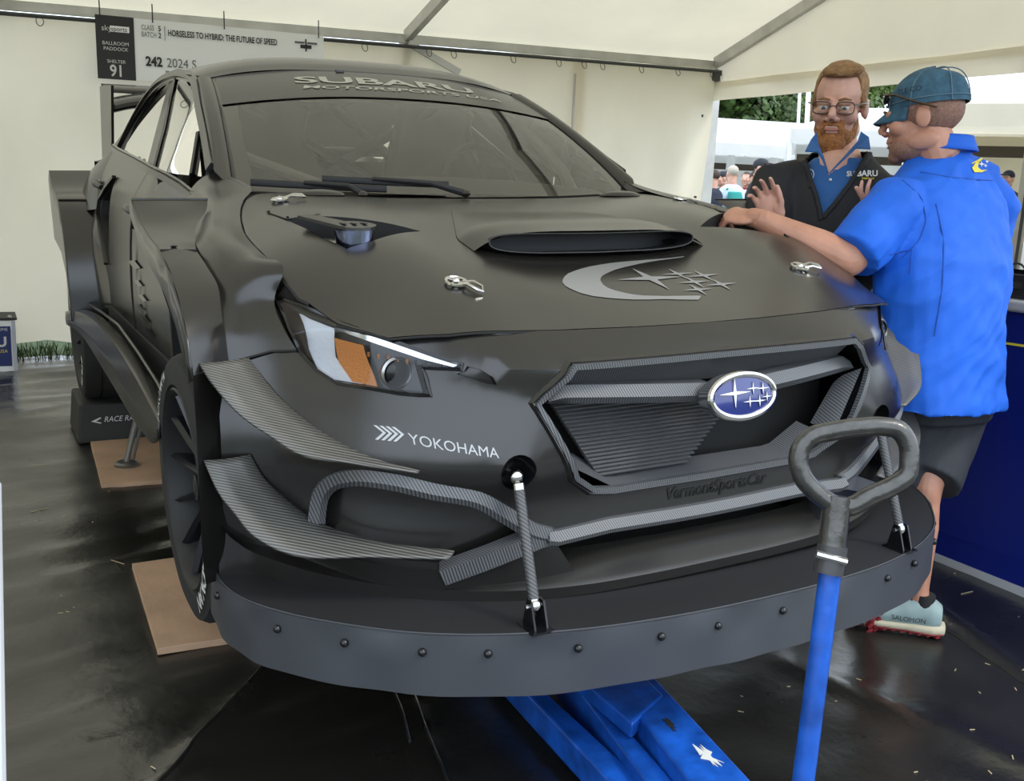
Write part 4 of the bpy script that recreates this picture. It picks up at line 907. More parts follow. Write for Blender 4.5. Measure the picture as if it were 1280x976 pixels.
# ---- sides
def sideX(z): return herm([.2, .35, .6, .8, .93, 1.0, 1.15], [.84, .865, .875, .868, .85, .825, .745], z)
BELT = [(.42, .955), (.567, .97), (.80, 1.002), (1.07, 1.034), (1.67, 1.078), (2.30, 1.120), (2.56, 1.142)]
def belt(y): return herm([p[0] for p in BELT], [p[1] for p in BELT], y)
def side(s):
    tuck = lambda y, z: .12 * max(0, 1.1 - y) * max(0, min(1, (z - .85) / .15))
    lift = lambda y, z: Vector((s * (sideX(z) - tuck(y, z)), y, z))
    # doors
    fd = [(.50, .40), (1.30, .40), (1.34, .60), (1.35, .95), (1.25, belt(1.25)), (.9, belt(.9)), (.60, belt(.6)), (.50, belt(.50)), (.48, .80)]
    rd = [(1.305, .40), (2.0, .40), (2.12, .62), (2.30, .80), (2.52, 1.0), (2.55, belt(2.55)), (2.2, belt(2.2)), (1.7, belt(1.7)), (1.258, belt(1.258)), (1.357, .95), (1.347, .60)]
    it = [(2.00, 1.01), (1.96, .92), (1.93, .80), (1.96, .68), (2.10, .78), (2.24, .86), (2.235, .92), (2.12, .97)]
    d1 = cdt('front_door', fd, [], .06, lift, 'satin_grey', car); d2 = cdt('rear_door', rd, [it], .06, lift, 'satin_grey', car)
    for d, yy, zz in ((d1, 1.20, .915), (d2, 2.36, .985)):
        MB().tube([lift(yy - .02, zz - .012) + Vector((s * .002, 0, 0)), lift(yy + .03, zz) + Vector((s * .022, 0, 0)), lift(yy + .10, zz + .006) + Vector((s * .022, 0, 0)), lift(yy + .15, zz + .006) + Vector((s * .002, 0, 0))], [.012, .015, .015, .010], 8).build('door_handle', 'satin_trim', d)
        MB().sphere(lift(yy + .07, zz) + Vector((s * .004, 0, 0)), (.006, .05, .022), 12, 6).build('handle_cup', 'gloss_black', d)
    for cx, cz, r_ in ((1.20, .735, .075), (1.12, .68, .05), (1.04, .64, .05), (1.02, .575, .055), (.94, .54, .05), (1.12, .60, .045)):
        cdt('door_star_decal', star(cx, cz, r_, 1.9, .26), [], .03, lambda y, z: lift(y, z) + Vector((s * .006, 0, 0)), 'gloss_decal', d1)
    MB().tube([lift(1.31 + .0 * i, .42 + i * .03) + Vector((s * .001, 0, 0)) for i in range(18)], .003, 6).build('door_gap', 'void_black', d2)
    # glass and frames
    SG = lambda y, z: Vector((s * (.797 - .545 * (z - 1.02) - .12 * max(0, 1.1 - y)), y, z))
    fg = [(.687, 1.030), (.825, 1.107), (.908, 1.165), (1.05, 1.246), (1.28, 1.314), (1.61, 1.379), (1.84, 1.399), (1.66, 1.30), (1.46, 1.19), (1.24, 1.05), (.9, 1.035)]
    rg = [(1.46, 1.065), (1.68, 1.20), (1.98, 1.398), (2.13, 1.388), (2.33, 1.32), (2.42, 1.24), (2.33, 1.13), (2.08, 1.11)]
    g1 = cdt('front_side_window', fg, [], .08, SG, 'side_glass', car); cdt('rear_side_window', rg, [], .08, SG, 'side_glass', car)
    bp = [(1.24, 1.045), (1.46, 1.19), (1.66, 1.30), (1.83, 1.40), (1.99, 1.405), (1.68, 1.20), (1.46, 1.06)]
    cdt('b_pillar', bp, [], .08, lambda y, z: SG(y, z) + Vector((s * .003, 0, 0)), 'satin_grey', car)
    MB().tube([SG(1.25, 1.045), SG(1.46, 1.19), SG(1.66, 1.30), SG(1.83, 1.395)], .011, 6).build('window_seal', 'gloss_black', g1)
    MB().tube([SG(.764, 1.033) + Vector((s * .004, 0, 0)), SG(.835, 1.10) + Vector((s * .004, 0, 0)), SG(.90, 1.16) + Vector((s * .004, 0, 0))], .010, 6).build('quarter_bar', 'gloss_black', g1)
    fr = cr([Vector((s * p[0], p[1], p[2])) for p in U], 6)
    bar('door_frame', [p + Vector((0, 0, -.006)) for p in fr], rect(.030, .022), 'satin_grey', car, up=(s, 0, .6))
    MB().tube([p + Vector((0, 0, -.022)) for p in fr], .009, 6).build('frame_seal', 'gloss_black', g1)
    be = [lift(y, belt(y)) + Vector((s * .003, 0, .004)) for y in [.56 + 1.99 * i / 20 for i in range(21)]]
    bar('belt_line', be, rect(.022, .020), 'satin_grey', car)
    MB().tube([p + Vector((0, 0, .014)) for p in be], .005, 6).build('belt_seal', 'gloss_black', g1)
    cdt('c_pillar_panel', [(2.20, 1.12), (2.42, 1.24), (2.33, 1.32), (2.13, 1.39), (2.35, 1.36), (2.50, 1.26), (2.57, 1.145)], [], .05, lambda y, z: SG(y, z) + Vector((-s * .002, 0, 0)), 'matte_black', car)
    # rear quarter with widened arch
    Q = [[(.64, 2.37, 1.352), (.66, 2.70, 1.25), (.70, 2.95, 1.13), (.74, 3.22, 1.09), (.73, 3.50, 1.06)],
         [(.685, 2.50, 1.26), (.72, 2.72, 1.17), (.755, 2.97, 1.09), (.78, 3.22, 1.03), (.76, 3.52, .98)],
         [(.738, 2.56, 1.143), (.79, 2.75, 1.09), (.815, 2.95, 1.045), (.83, 3.22, .96), (.80, 3.54, .90)],
         [(.80, 2.50, 1.03), (.855, 2.62, 1.0), (.86, 2.90, .96), (.87, 3.22, .88), (.83, 3.56, .80)],
         [(.862, 2.36, .88), (.90, 2.46, .87), (.90, 2.80, .86), (.89, 3.22, .78), (.84, 3.58, .65)]]
    MB().grid([[Vector((s * p.x, p.y, p.z)) for p in r] for r in patch(Q, 4, 4)]).build('rear_quarter', 'satin_grey', car)
    ro = [(1.0, 2.31, .40), (1.0, 2.325, .63), (1.0, 2.38, .78), (1.0, 2.54, .913), (1.0, 2.75, .960), (1.0, 2.93, 1.042)]
    ri = [(.88, 2.28, .40), (.87, 2.29, .63), (.865, 2.34, .78), (.86, 2.52, .913), (.84, 2.76, .965), (.82, 2.93, 1.044)]
    O = resample(cr([Vector((s * p[0], p[1], p[2])) for p in ro], 5), 26); I = resample(cr([Vector((s * p[0], p[1], p[2])) for p in ri], 5), 26)
    rf = MB().grid([[a, (a + b_) / 2, b_] for a, b_ in zip(O, I)]).build('rear_flare', 'satin_grey', car)
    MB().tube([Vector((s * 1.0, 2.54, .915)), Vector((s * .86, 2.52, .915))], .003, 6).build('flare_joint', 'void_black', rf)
    out = [(p.y, p.z) for p in O]; inn = [(3.02, 1.0), (3.0, .9), (2.95, .72), (2.75, .70), (2.58, .68), (2.42, .60), (2.36, .40)]
    cdt('flare_cheek', out + inn, [], .07, lambda y, z: Vector((s * 1.001, y, z)), 'satin_grey', rf, .005)
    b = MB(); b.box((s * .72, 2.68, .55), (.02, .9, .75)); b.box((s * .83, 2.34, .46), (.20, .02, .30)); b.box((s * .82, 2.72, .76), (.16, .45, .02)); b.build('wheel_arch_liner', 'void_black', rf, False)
    sw = [[(.84, 2.27, .90), (.862, 2.38, .885), (.86, 2.52, .915)], [(.872, 2.14, .75), (.905, 2.22, .76), (.865, 2.345, .78)], [(.875, 2.0, .60), (.905, 2.18, .60), (.87, 2.295, .63)], [(.868, 1.98, .42), (.89, 2.16, .42), (.88, 2.285, .40)]]
    MB().grid([[Vector((s * p.x, p.y, p.z)) for p in r] for r in patch(sw, 4, 4)]).build('flare_blend', 'satin_grey', rf)
    wall('intake_duct', [lift(y, z) for y, z in densify(it, .03)], (-s * .07, 0, 0), 'matte_black', d2)
    cdt('intake_back', it, [], .05, lambda y, z: lift(y, z) - Vector((s * .065, 0, 0)), 'matte_black', d2)
    b = bar('intake_lip', [lift(y, z) + Vector((s * .010, 0, 0)) for y, z in ((2.0, 1.02), (2.12, .975), (2.245, .925), (2.25, .86), (2.10, .775), (1.96, .675))], rect(.012, .016), 'satin_grey', car, up=(s, 0, 0))
    # side skirt blade
    sk_o = [(1.0, 2.62, .345, .40), (.985, 2.17, .37, .455), (.975, 1.25, .345, .50), (.97, .46, .325, .447), (.968, .36, .33, .43), (.965, .25, .37, .41)]
    rows = [[Vector((s * x, y, a)), Vector((s * (x + .002), y, (a + c_) / 2)), Vector((s * x, y, c_)), Vector((s * (x - .03), y, c_ + .004))] for x, y, a, c_ in sk_o]
    cols = [cr([r[j] for r in rows], 5) for j in range(4)]; sb_ = MB().grid([[c_[i] for c_ in cols] for i in range(len(cols[0]))]).build('side_skirt', 'satin_grey', car, True, 25)
    sb_.modifiers.new('thickness', 'SOLIDIFY').thickness = .006
    MB().tube([Vector((s * .935, y, z)) for y, z in ((2.4, .47), (1.8, .505), (1.25, .525), (.8, .50), (.46, .472), (.3, .44))], .005, 6).build('skirt_crease', 'satin_grey', sb_)
    b = MB(); b.box((s * .84, 1.3, .40), (.08, 1.85, .20)); b.build('sill', 'matte_black', car, False)
sym(side)
MB().box((0, 1.75, .36), (1.60, 3.4, .05)).build('floor_pan', 'void_black', car, False)
MB().box((0, .52, .62), (1.38, .03, .55)).build('bulkhead', 'void_black', car, False)
MB().box((0, .02, .43), (1.16, .90, .03)).build('engine_tray', 'void_black', car, False)
# wing
wg = empty('rear_wing'); wg.parent = car
def wend(s):
    e = MB(); e.prism([(s * .615, 3.50, 1.49), (s * .615, 4.0, 1.52), (s * .625, 4.05, 1.12), (s * .625, 3.62, 1.09)], (s * .014, 0, 0)); e.build('wing_endplate', 'satin_grey', wg, False)
    P = cr([(s * .30, 3.35, 1.12), (s * .30, 3.42, 1.34), (s * .30, 3.55, 1.52), (s * .30, 3.72, 1.56)], 5)
    bar('wing_mount', P, rect(.014, .09), 'gloss_black', wg, up=(0, 1, .2))
sym(wend)
def foil(y0, z0, ch, th, ang):
    out = []
    for i in range(16):
        t = 2 * math.pi * i / 16; x = ch * .5 * math.cos(t); h = th * math.sin(t) * (.6 + .4 * math.cos(t + math.pi)); c_, s_ = math.cos(ang), math.sin(ang)
        out.append((y0 + x * c_ - h * s_, z0 + x * s_ + h * c_))
    return out
for nm, y0, z0, ch, th, an in (('wing_main_plane', 3.74, 1.455, .34, .045, .22), ('wing_flap', 3.95, 1.51, .14, .016, .4)):
    f_ = foil(y0, z0, ch, th, an); rws = []
    for i in range(17):
        x = -.62 + 1.24 * i / 16; sag = -.05 * max(0, (abs(x) - .30) / .32) ** 2 if nm == 'wing_main_plane' else 0
        rws.append([Vector((x, a, b_ + sag)) for a, b_ in f_])
    MB().grid(rws, closed=True).build(nm, 'gloss_black', wg)
# ---- cabin: roll cage, seats, dash
cg = empty('roll_cage'); cg.parent = car
def tubeP(P, r=.022, m='cage_grey', n='cage_tube'): return MB().tube(P, r, 10).build(n, m, cg)
for s in (-1, 1):
    tubeP(cr([(s * .66, .60, .60), (s * .60, .86, 1.06), (s * .50, 1.36, 1.325), (s * .50, 1.6, 1.365)], 4)); tubeP([(s * .52, 1.6, 1.375), (s * .62, 1.62, 1.05), (s * .68, 1.62, .45)])
    tubeP([(s * .52, 1.6, 1.375), (s * .55, 2.4, 1.15), (s * .58, 2.8, .8)])
tubeP([(-.50, 1.36, 1.325), (.50, 1.36, 1.325)]); tubeP([(-.52, 1.6, 1.375), (.52, 1.6, 1.375)])
tubeP([(-.52, 1.6, 1.37), (.62, 1.62, .75)]); tubeP([(.52, 1.61, 1.37), (-.62, 1.63, .75)]); tubeP([(-.50, 1.37, 1.325), (.0, 1.6, 1.375)]); tubeP([(.50, 1.37, 1.325), (0, 1.6, 1.375)])
tubeP([(-.55, 2.4, 1.15), (.55, 2.42, 1.15)])
tubeP([(-.56, 2.42, 1.12), (.1, 1.62, 1.36)]); tubeP([(.55, 2.42, 1.12), (-.1, 1.62, 1.36)])
tubeP([(-.60, .76, 1.09), (-.1, .78, .92)], .018)
ds = MB(); ds.grid(patch([[(-.66, .56, .96), (-.3, .55, .98), (.3, .55, .98), (.66, .56, .96)], [(-.66, .80, 1.00), (-.3, .80, 1.03), (.3, .80, 1.03), (.66, .80, 1.0)], [(-.66, .92, .97), (-.3, .93, .99), (.3, .93, .99), (.66, .92, .97)], [(-.66, .95, .75), (-.3, .96, .75), (.3, .96, .75), (.66, .95, .75)]], 4, 4)); ds.build('dashboard', 'interior_dark', car)
for sx_ in (-.34, .36):
    o = empty('bucket_seat'); o.parent = car
    rows = []
    for i, (z, y, w, d) in enumerate(((.55, 1.30, .22, .06), (.75, 1.42, .24, .07), (1.0, 1.52, .23, .09), (1.10, 1.55, .19, .07), (1.16, 1.57, .15, .05), (1.28, 1.60, .15, .14), (1.34, 1.62, .10, .08))):
        rows.append([Vector((sx_ + w * t, y - d * abs(t) ** 2.5, z)) for t in [-1 + 2 * j / 12 for j in range(13)]])
    b = MB(); b.grid(rows); q = b.build('seat_shell', 'seat_grey', o); q.modifiers.new('thickness', 'SOLIDIFY').thickness = .03
b = MB(); b.tube([(.36 + .155 * math.cos(a), 1.06 + .05 * math.sin(a), 1.0 + .15 * math.sin(a)) for a in [2 * math.pi * i / 24 for i in range(24)]], .014, 8, closed=True); b.build('steering_wheel', 'matte_black', car)
b = MB(); b.grid([[Vector((-.78, .55, .95)), Vector((-.78, 2.5, 1.0)), Vector((-.78, 2.6, .45)), Vector((-.78, .55, .45))], [Vector((-.77, .55, .95)), Vector((-.77, 2.5, 1.0)), Vector((-.77, 2.6, .45)), Vector((-.77, .55, .45))]]); b.build('door_card', 'interior_dark', car)
b = MB(); b.box((.775, 1.5, .72), (.01, 2.0, .5)); b.build('door_card', 'interior_dark', car, False)
MB().box((0, 2.95, .80), (1.4, .02, .62)).build('rear_bulkhead', 'interior_dark', car, False)
# ================================================================ things round the car
mat('board_wood', (.42, .27, .17), .75, noise=(5, .18), bump=(40, .2)); mat('board_edge', (.20, .12, .07), .8)
mat('ramp_foam', (.022, .022, .020), .7, bump=(50, .3)); mat('jack_blue', (.008, .075, .38), .32, noise=(18, .4), bump=(25, .2))
mat('grip_steel', (.085, .083, .078), .25, metal=.7, noise=(55, .18), bump=(50, .15)); mat('clamp_black', (.04, .04, .042), .35)
mat('counter_blue', (.004, .012, .16), .35, bump=(2.5, .15)); mat('counter_grey', (.42, .42, .43), .35); mat('yellow', (.75, .62, .05), .5); mat('chipped_paint', (.62, .62, .58), .6)
mat('dull_steel', (.16, .155, .14), .45, metal=.7); mat('banner_blue', (.010, .022, .13), .45)
def slab(name, P, z0, z1, m, label, cat, group=None, kind=None):
    b = MB(); b.prism([(x, y, z0) for x, y in P], (0, 0, z1 - z0)); o = b.build(name, m, None, False)
    md = o.modifiers.new('bevel', 'BEVEL'); md.width = .002; md.segments = 2
    tag(o, label, cat, group); return o
def fz(P): return max(floorz(x, y) for x, y in P)
P1 = [(-1.010, .193), (-.987, .833), (-.30, .86), (-.33, .165)]
slab('plywood_board', P1, .002, .022, 'board_wood', 'bare brown board on the floor beside the front wheel', 'board', 'boards on the floor')
P2 = [(-.978, 1.744), (-.948, 2.46), (-.25, 2.49), (-.28, 1.71)]
slab('plywood_board', P2, .002, .022, 'board_wood', 'bare brown board in front of the black wheel ramp', 'board', 'boards on the floor')
rp = empty('wheel_ramp', (-.80, 2.75, 0)); tag(rp, 'black foam wheel ramp under the rear tyre', 'wheel ramp')
def rpp(o): o.parent = rp; o.matrix_parent_inverse = Matrix.Translation((.80, -2.75, 0)); return o
b = MB(); b.prism([(-1.0, 2.485, .004), (-.62, 2.485, .004), (-.62, 2.50, .188), (-.985, 2.50, .188)], (0, .42, 0)); o = rpp(b.build('ramp_block', 'ramp_foam', None, False)); md = o.modifiers.new('bevel', 'BEVEL'); md.width = .012; md.segments = 3
rpp(textmesh('RACE RAMPS', .036, lambda x, y: Vector((-.885 + x, 2.482 + y * .08, .105 + y)), 'ramp_lettering', 'white_print', None, shear=.25, sx=.9))
rpp(MB().prism([(-.94, 2.482, .11), (-.90, 2.482, .128), (-.895, 2.482, .124), (-.92, 2.482, .11), (-.895, 2.482, .102), (-.90, 2.482, .098)], (0, .002, 0)).build('ramp_mark', 'white_print', None, False))
# air-jack leg with round foot, on the second board
ja = at(158, 578, z=.035); jt = at(172, 524, y=ja.y - .02); jt = Vector((ja.x + .075, ja.y + .02, .32))
j = empty('support_leg', (ja.x, ja.y, .022)); tag(j, 'thin steel support leg with round foot on the board by the ramp', 'support leg')
def jp(o): o.parent = j; o.matrix_parent_inverse = Matrix.Translation((-ja.x, -ja.y, -.022)); return o
jp(MB().tube([(ja.x, ja.y, .04), jt], .013, 12).build('leg_tube', 'dull_steel')); jp(MB().lathe([(.022, .0005), (.022, .048), (.032, .050), (.040, .040), (.042, .0005)], (ja.x, ja.y, 0), 'z', 24).build('foot_pad', 'dull_steel'))
jp(MB().tube([(ja.x + .03, ja.y + .03, .035), (jt.x + .02, jt.y + .03, .28)], .007, 8).build('brace_rod', 'dull_steel'))
# ---- blue trolley jack under the nose
jk = empty('trolley_jack', (0, -.8, 0)); tag(jk, 'long blue steel trolley jack pushed under the car nose', 'jack')
def jkp(o): o.parent = jk; o.matrix_parent_inverse = Matrix.Translation((0, .8, 0)); return o
def gp(px, py, z): return at(px, py, z=z)
A = [gp(775, 862, .16), gp(833, 843, .16)]
def beam4(name, q, th, m, sharp=False):
    """q: far-left, far-right, near-right, near-left of the top face"""
    b = MB(); b.prism([q[0], q[1], q[2], q[3]], (0, 0, -th)); o = jkp(b.build(name, m, None, False)); md = o.modifiers.new('bevel', 'BEVEL'); md.width = .006; md.segments = 2; return o
def ext(p, q, t): return p + (q - p) * t
def top(l0, l1, z, far, near):
    """two edges given by pixel pairs on height z, extended under the car and towards the viewer"""
    a0, a1 = gp(*l0[0], z), gp(*l0[1], z); c0, c1 = gp(*l1[0], z), gp(*l1[1], z)
    return [ext(a1, a0, far), ext(c1, c0, far), ext(c0, c1, near), ext(a0, a1, near)]
main = beam4('jack_chassis', top(((775, 862), (862, 976)), ((818, 845), (940, 976)), .17, 2.3, 1.6), .10, 'jack_blue')
beam4('lift_arm', [p + Vector((0, 0, .003)) for p in top(((740, 862), (790, 905)), ((805, 845), (830, 870)), .17, 4.5, 1.0)], .04, 'jack_blue')
beam4('side_rail', top(((728, 868), (800, 965)), ((745, 864), (842, 976)), .13, 2.3, 1.8), .09, 'jack_blue')
beam4('side_rail', top(((660, 868), (752, 965)), ((682, 864), (805, 976)), .10, 2.3, 1.8), .07, 'jack_blue')
beam4('side_rail', top(((795, 845), (812, 862)), ((805, 842), (840, 880)), .12, 5, 3.6), .08, 'jack_blue')
pc = gp(880, 945, .1715); 
for k, (px, py) in enumerate(((838, 905), (885, 945))):
    c = gp(px, py, .171); r_ = random.Random(k); P = [(c.x + (.004 + .016 * r_.random()) * math.cos(a) * (.5 + k * .5) + .25 * math.sin(a) * .02, c.y + (.015 + .05 * r_.random()) * math.sin(a) * (.5 + k * .5), .1705) for a in [2 * math.pi * i / 22 for i in range(22)]]
    jkp(MB().prism(P, (0, 0, .0012)).build('chipped_paint', 'chipped_paint' if k else 'grip_steel', None, False))
# saddle carrying the car, wheels
jkp(MB().tube([(.04, -.05, .16), (.04, -.05, .64)], [.05, .04], 12).build('saddle', 'jack_blue'))
for x in (-.20, .14):
    jkp(MB().lathe([(-.02, .0005), (-.02, .05), (.02, .05), (.02, .0005)], (x, -.25, .052), 'x', 20).build('jack_wheel', 'clamp_black')); jkp(MB().lathe([(-.015, .0005), (-.015, .04), (.015, .04), (.015, .0005)], (x, -1.16, .042), 'x', 20).build('jack_wheel', 'clamp_black'))
# handle: blue pole, clamp, steel D-grip
def dp(px, py, depth): return CAM_POS + (CAM_D + CAM_R * ((px - 640) / CAM_F) - CAM_U * ((py - 488) / CAM_F)) * depth
DG = 1.48
base = dp(988, 1100, DG + .02); topm = dp(1039, 706, DG)
jkp(MB().tube([Vector((base.x, base.y, .12)).lerp(base, .15), base, topm], .0165, 16).build('handle_pole', 'jack_blue'))
jkp(MB().tube([base - Vector((.06, 0, .0)), base + Vector((.06, 0, 0))], .022, 12).build('handle_pivot', 'jack_blue'))
cl = [dp(1035, 716, DG), dp(1041, 682, DG)]
jkp(MB().tube(cl, .0225, 20).build('handle_clamp', 'clamp_black')); jkp(MB().tube([dp(1020, 692, DG - .02), dp(1058, 702, DG - .02)], .006, 8).build('clamp_bolt', 'chrome'))
jkp(MB().tube([dp(1038, 700, DG), dp(1047, 620, DG)], .0205, 16).build('grip_neck', 'grip_steel'))
loop = [(1047, 632), (1020, 615), (1003, 595), (998, 578), (1001, 560), (1014, 546), (1040, 539), (1075, 534), (1105, 533), (1124, 538), (1134, 552), (1137, 575), (1133, 595), (1118, 606), (1085, 621), (1062, 633)]
jkp(MB().tube(cr([dp(x, y, DG) for x, y in loop], 4, closed=True), .0148, 14, closed=True).build('d_grip', 'grip_steel'))
# ---- blue counter at right
ct = empty('display_counter', (1.95, -.6, 0)); tag(ct, 'deep blue display counter with grey top and yellow line', 'counter')
def cp_(o): o.parent = ct; o.matrix_parent_inverse = Matrix.Translation((-1.95, .6, 0)); return o
X0 = 1.645
b = MB(); b.prism([(X0, -1.6, .03), (X0, -.05, .03), (X0, -.05, .935), (X0, -1.6, .935)], (.55, 0, 0)); cp_(b.build('counter_panel', 'counter_blue', None, False))
b = MB(); b.prism([(X0 - .02, -1.62, .935), (X0 - .02, -.03, .935), (X0 - .02, -.03, .975), (X0 - .02, -1.62, .975)], (.60, 0, 0)); o = cp_(b.build('counter_top', 'counter_grey', None, False)); md = o.modifiers.new('bevel', 'BEVEL'); md.width = .012; md.segments = 3
b = MB(); b.prism([(X0 - .006, -1.6, .0), (X0 - .006, -.05, .0), (X0 - .006, -.05, .03), (X0 - .006, -1.6, .03)], (.56, 0, 0)); cp_(b.build('counter_plinth', 'counter_grey', None, False))
b = MB(); b.prism([(X0 - .003, -1.6, .850), (X0 - .003, -.05, .819), (X0 - .003, -.05, .826), (X0 - .003, -1.6, .862)], (.004, 0, 0)); cp_(b.build('yellow_line', 'yellow', None, False))
b = MB(); b.prism([(X0 - .002, -1.6, .115), (X0 - .002, -.05, .115), (X0 - .002, -.05, .119), (X0 - .002, -1.6, .119)], (.003, 0, 0)); cp_(b.build('panel_crease', 'counter_blue', None, False))
eq = empty('equipment_case', (1.85, -.25, .975)); tag(eq, 'black equipment case standing on the blue counter', 'case')
b = MB(); b.box((0, 0, .04), (.36, .5, .08)); b.build('case_body', 'matte_black', eq, False)
b = MB(); b.box((.02, .02, .088), (.30, .44, .016)); b.build('case_lid', 'gloss_black', eq, False)
for q in (-.12, 0, .12): MB().box((-.183, q, .045), (.006, .05, .02)).build('case_latch', 'steel', eq, False)
MB().tube([(-.10 + .012 * math.cos(i * 1.1), -.1 + .012 * i, .105 + .010 * math.sin(i * 1.1)) for i in range(22)], .004, 6).build('coiled_cable', 'matte_black', eq)
# ---- blue banner box at left
bx = empty('banner_box', (-1.5, 4.55, 0)); tag(bx, 'blue and white printed box on the floor by the tent wall', 'box')
def bp_(o): o.parent = bx; o.matrix_parent_inverse = Matrix.Translation((1.5, -4.55, 0)); return o
e = at(22.5, 465, z=0.0); ex1, ey1 = e.x, e.y
bp_(MB().box((ex1 - .35, ey1 + .16, .165), (.70, .30, .32)).build('box_body', 'sign_white', None, False)); bp_(MB().box((ex1 - .36, ey1 + .008, .165), (.66, .006, .25)).build('box_print', 'banner_blue', None, False))
bp_(MB().box((ex1 - .35, ey1 + .16, .335), (.72, .31, .012)).build('box_lid', 'matte_black', None, False)); bp_(MB().sphere((ex1 - .03, ey1 + .02, .345), .014, 8, 6).build('lid_catch', 'steel'))
def bt(s, x, z, sz, m, **k): bp_(textmesh(s, sz, lambda a, c: Vector((ex1 - .045 + x + a, ey1 + .002, z + c)), 'box_lettering', m, None, align='RIGHT', **k))
bt('HOME', 0, .262, .026, 'white_print'); bt('SUBARU', -.008, .165, .085, 'white_print', bold=.003); bt('MOTORSPORTS USA', -.005, .125, .03, 'yellow')
for xx in (-.69, -.012): bp_(MB().box((ex1 + xx, ey1 + .006, .165), (.02, .014, .325)).build('box_edge', 'steel', None, False))
# ================================================================ people
mat('skin_fair', (.60, .33, .245), .48, noise=(22, .10), bump=(140, .06)); mat('skin_tan', (.47, .225, .145), .46, noise=(20, .12), bump=(140, .06))
mat('hair_sandy', (.26, .135, .05), .65, noise=(60, .35), bump=(120, .5)); mat('beard_ginger', (.34, .13, .035), .7, noise=(90, .45), bump=(160, .6)); mat('hair_dark', (.05, .032, .022), .7, noise=(80, .4))
mat('stubble', (.24, .125, .085), .7, noise=(150, .3))
mat('shirt_blue', (.002, .105, .58), .75, noise=(5, .08), bump=(260, .12)); mat('polo_blue', (.02, .10, .30), .8, bump=(300, .15)); mat('jacket_black', (.010, .010, .013), .8, bump=(120, .12))
mat('shorts_charcoal', (.022, .024, .030), .8, bump=(200, .1)); mat('cap_denim', (.035, .095, .145), .85, noise=(40, .25), bump=(300, .2)); mat('cap_stitch', (.10, .17, .22), .8)
mat('shoe_mint', (.25, .34, .33), .6, noise=(30, .1)); mat('shoe_sole', (.50, .45, .32), .7); mat('shoe_red', (.20, .012, .016), .6); mat('sock_black', (.01, .01, .01), .8)
mat('eye_white', (.75, .72, .68), .25); mat('iris', (.05, .07, .08), .2); mat('lips', (.42, .16, .13), .5); mat('lens_dark', (.015, .012, .010), .08); mat('frame_bronze', (.10, .06, .03), .25, metal=.5)
mat('shirt_pale', (.55, .66, .82), .8); mat('bag_teal', (.02, .28, .26), .7); mat('cloth_navy', (.012, .018, .04), .8); mat('cap_stone', (.45, .40, .33), .8); mat('cloth_white', (.7, .7, .7), .8); mat('cloth_green', (.03, .08, .05), .8)
def remesh(name, b, m, parent, vox, smooth=3, disp=None):
    o = mesh(name, b.V, b.F, m, None, True)
    md = o.modifiers.new('r', 'REMESH'); md.mode = 'VOXEL'; md.voxel_size = vox
    if smooth: sm = o.modifiers.new('s', 'SMOOTH'); sm.factor = .5; sm.iterations = smooth
    apply_mods(o); me = o.data
    if disp:
        N_ = [v.normal.copy() for v in me.vertices]
        for v, n in zip(me.vertices, N_): v.co += n * disp(v.co, n)
    me.polygons.foreach_set('use_smooth', [True] * len(me.polygons)); me.update()
    if not me.materials: me.materials.append(M(m))
    if parent is not None:
        o.parent = parent; o.matrix_parent_inverse = Matrix.Translation(-parent.location)
    return o
def under(o, parent, root):
    o.parent = parent
    if parent is root: o.matrix_parent_inverse = Matrix.Translation(-root.location)
    return o
def loft(b, secs, n=20, ex=2.3):
    rows = []
    for c, r_, f_, a, d in secs:
        row = []
        for i in range(n):
            t = 2 * math.pi * i / n; ct, s_ = math.cos(t), math.sin(t)
            row.append(Vector(c) + r_ * a * math.copysign(abs(ct) ** (2 / ex), ct) + f_ * d * math.copysign(abs(s_) ** (2 / ex), s_))
        rows.append(row)
    o = len(b.V); b.grid(rows, closed=True); k = len(rows)
    b.F += [tuple(o + i for i in range(n))[::-1], tuple(o + (k - 1) * n + i for i in range(n))]
def limb(b, pts, radii, n=16, k=5):
    P = cr(pts, k); m = len(pts) - 1; R_ = []
    for i in range(len(P)):
        t = i / k; j = min(int(t), m - 1); R_.append(radii[j] + (radii[j + 1] - radii[j]) * (t - j))
    b.tube(P, R_, n)
def wrinkle(amp, sc, stretch=(1, 1, .35), seed=0):
    return lambda p, n: amp * (NZ.noise((p.x * sc * stretch[0] + seed, p.y * sc * stretch[1], p.z * sc * stretch[2])) + .5 * NZ.noise((p.x * sc * 2.3 + p.z * 4, p.y * sc * 2.3, p.z * sc * 1.2 + seed)))
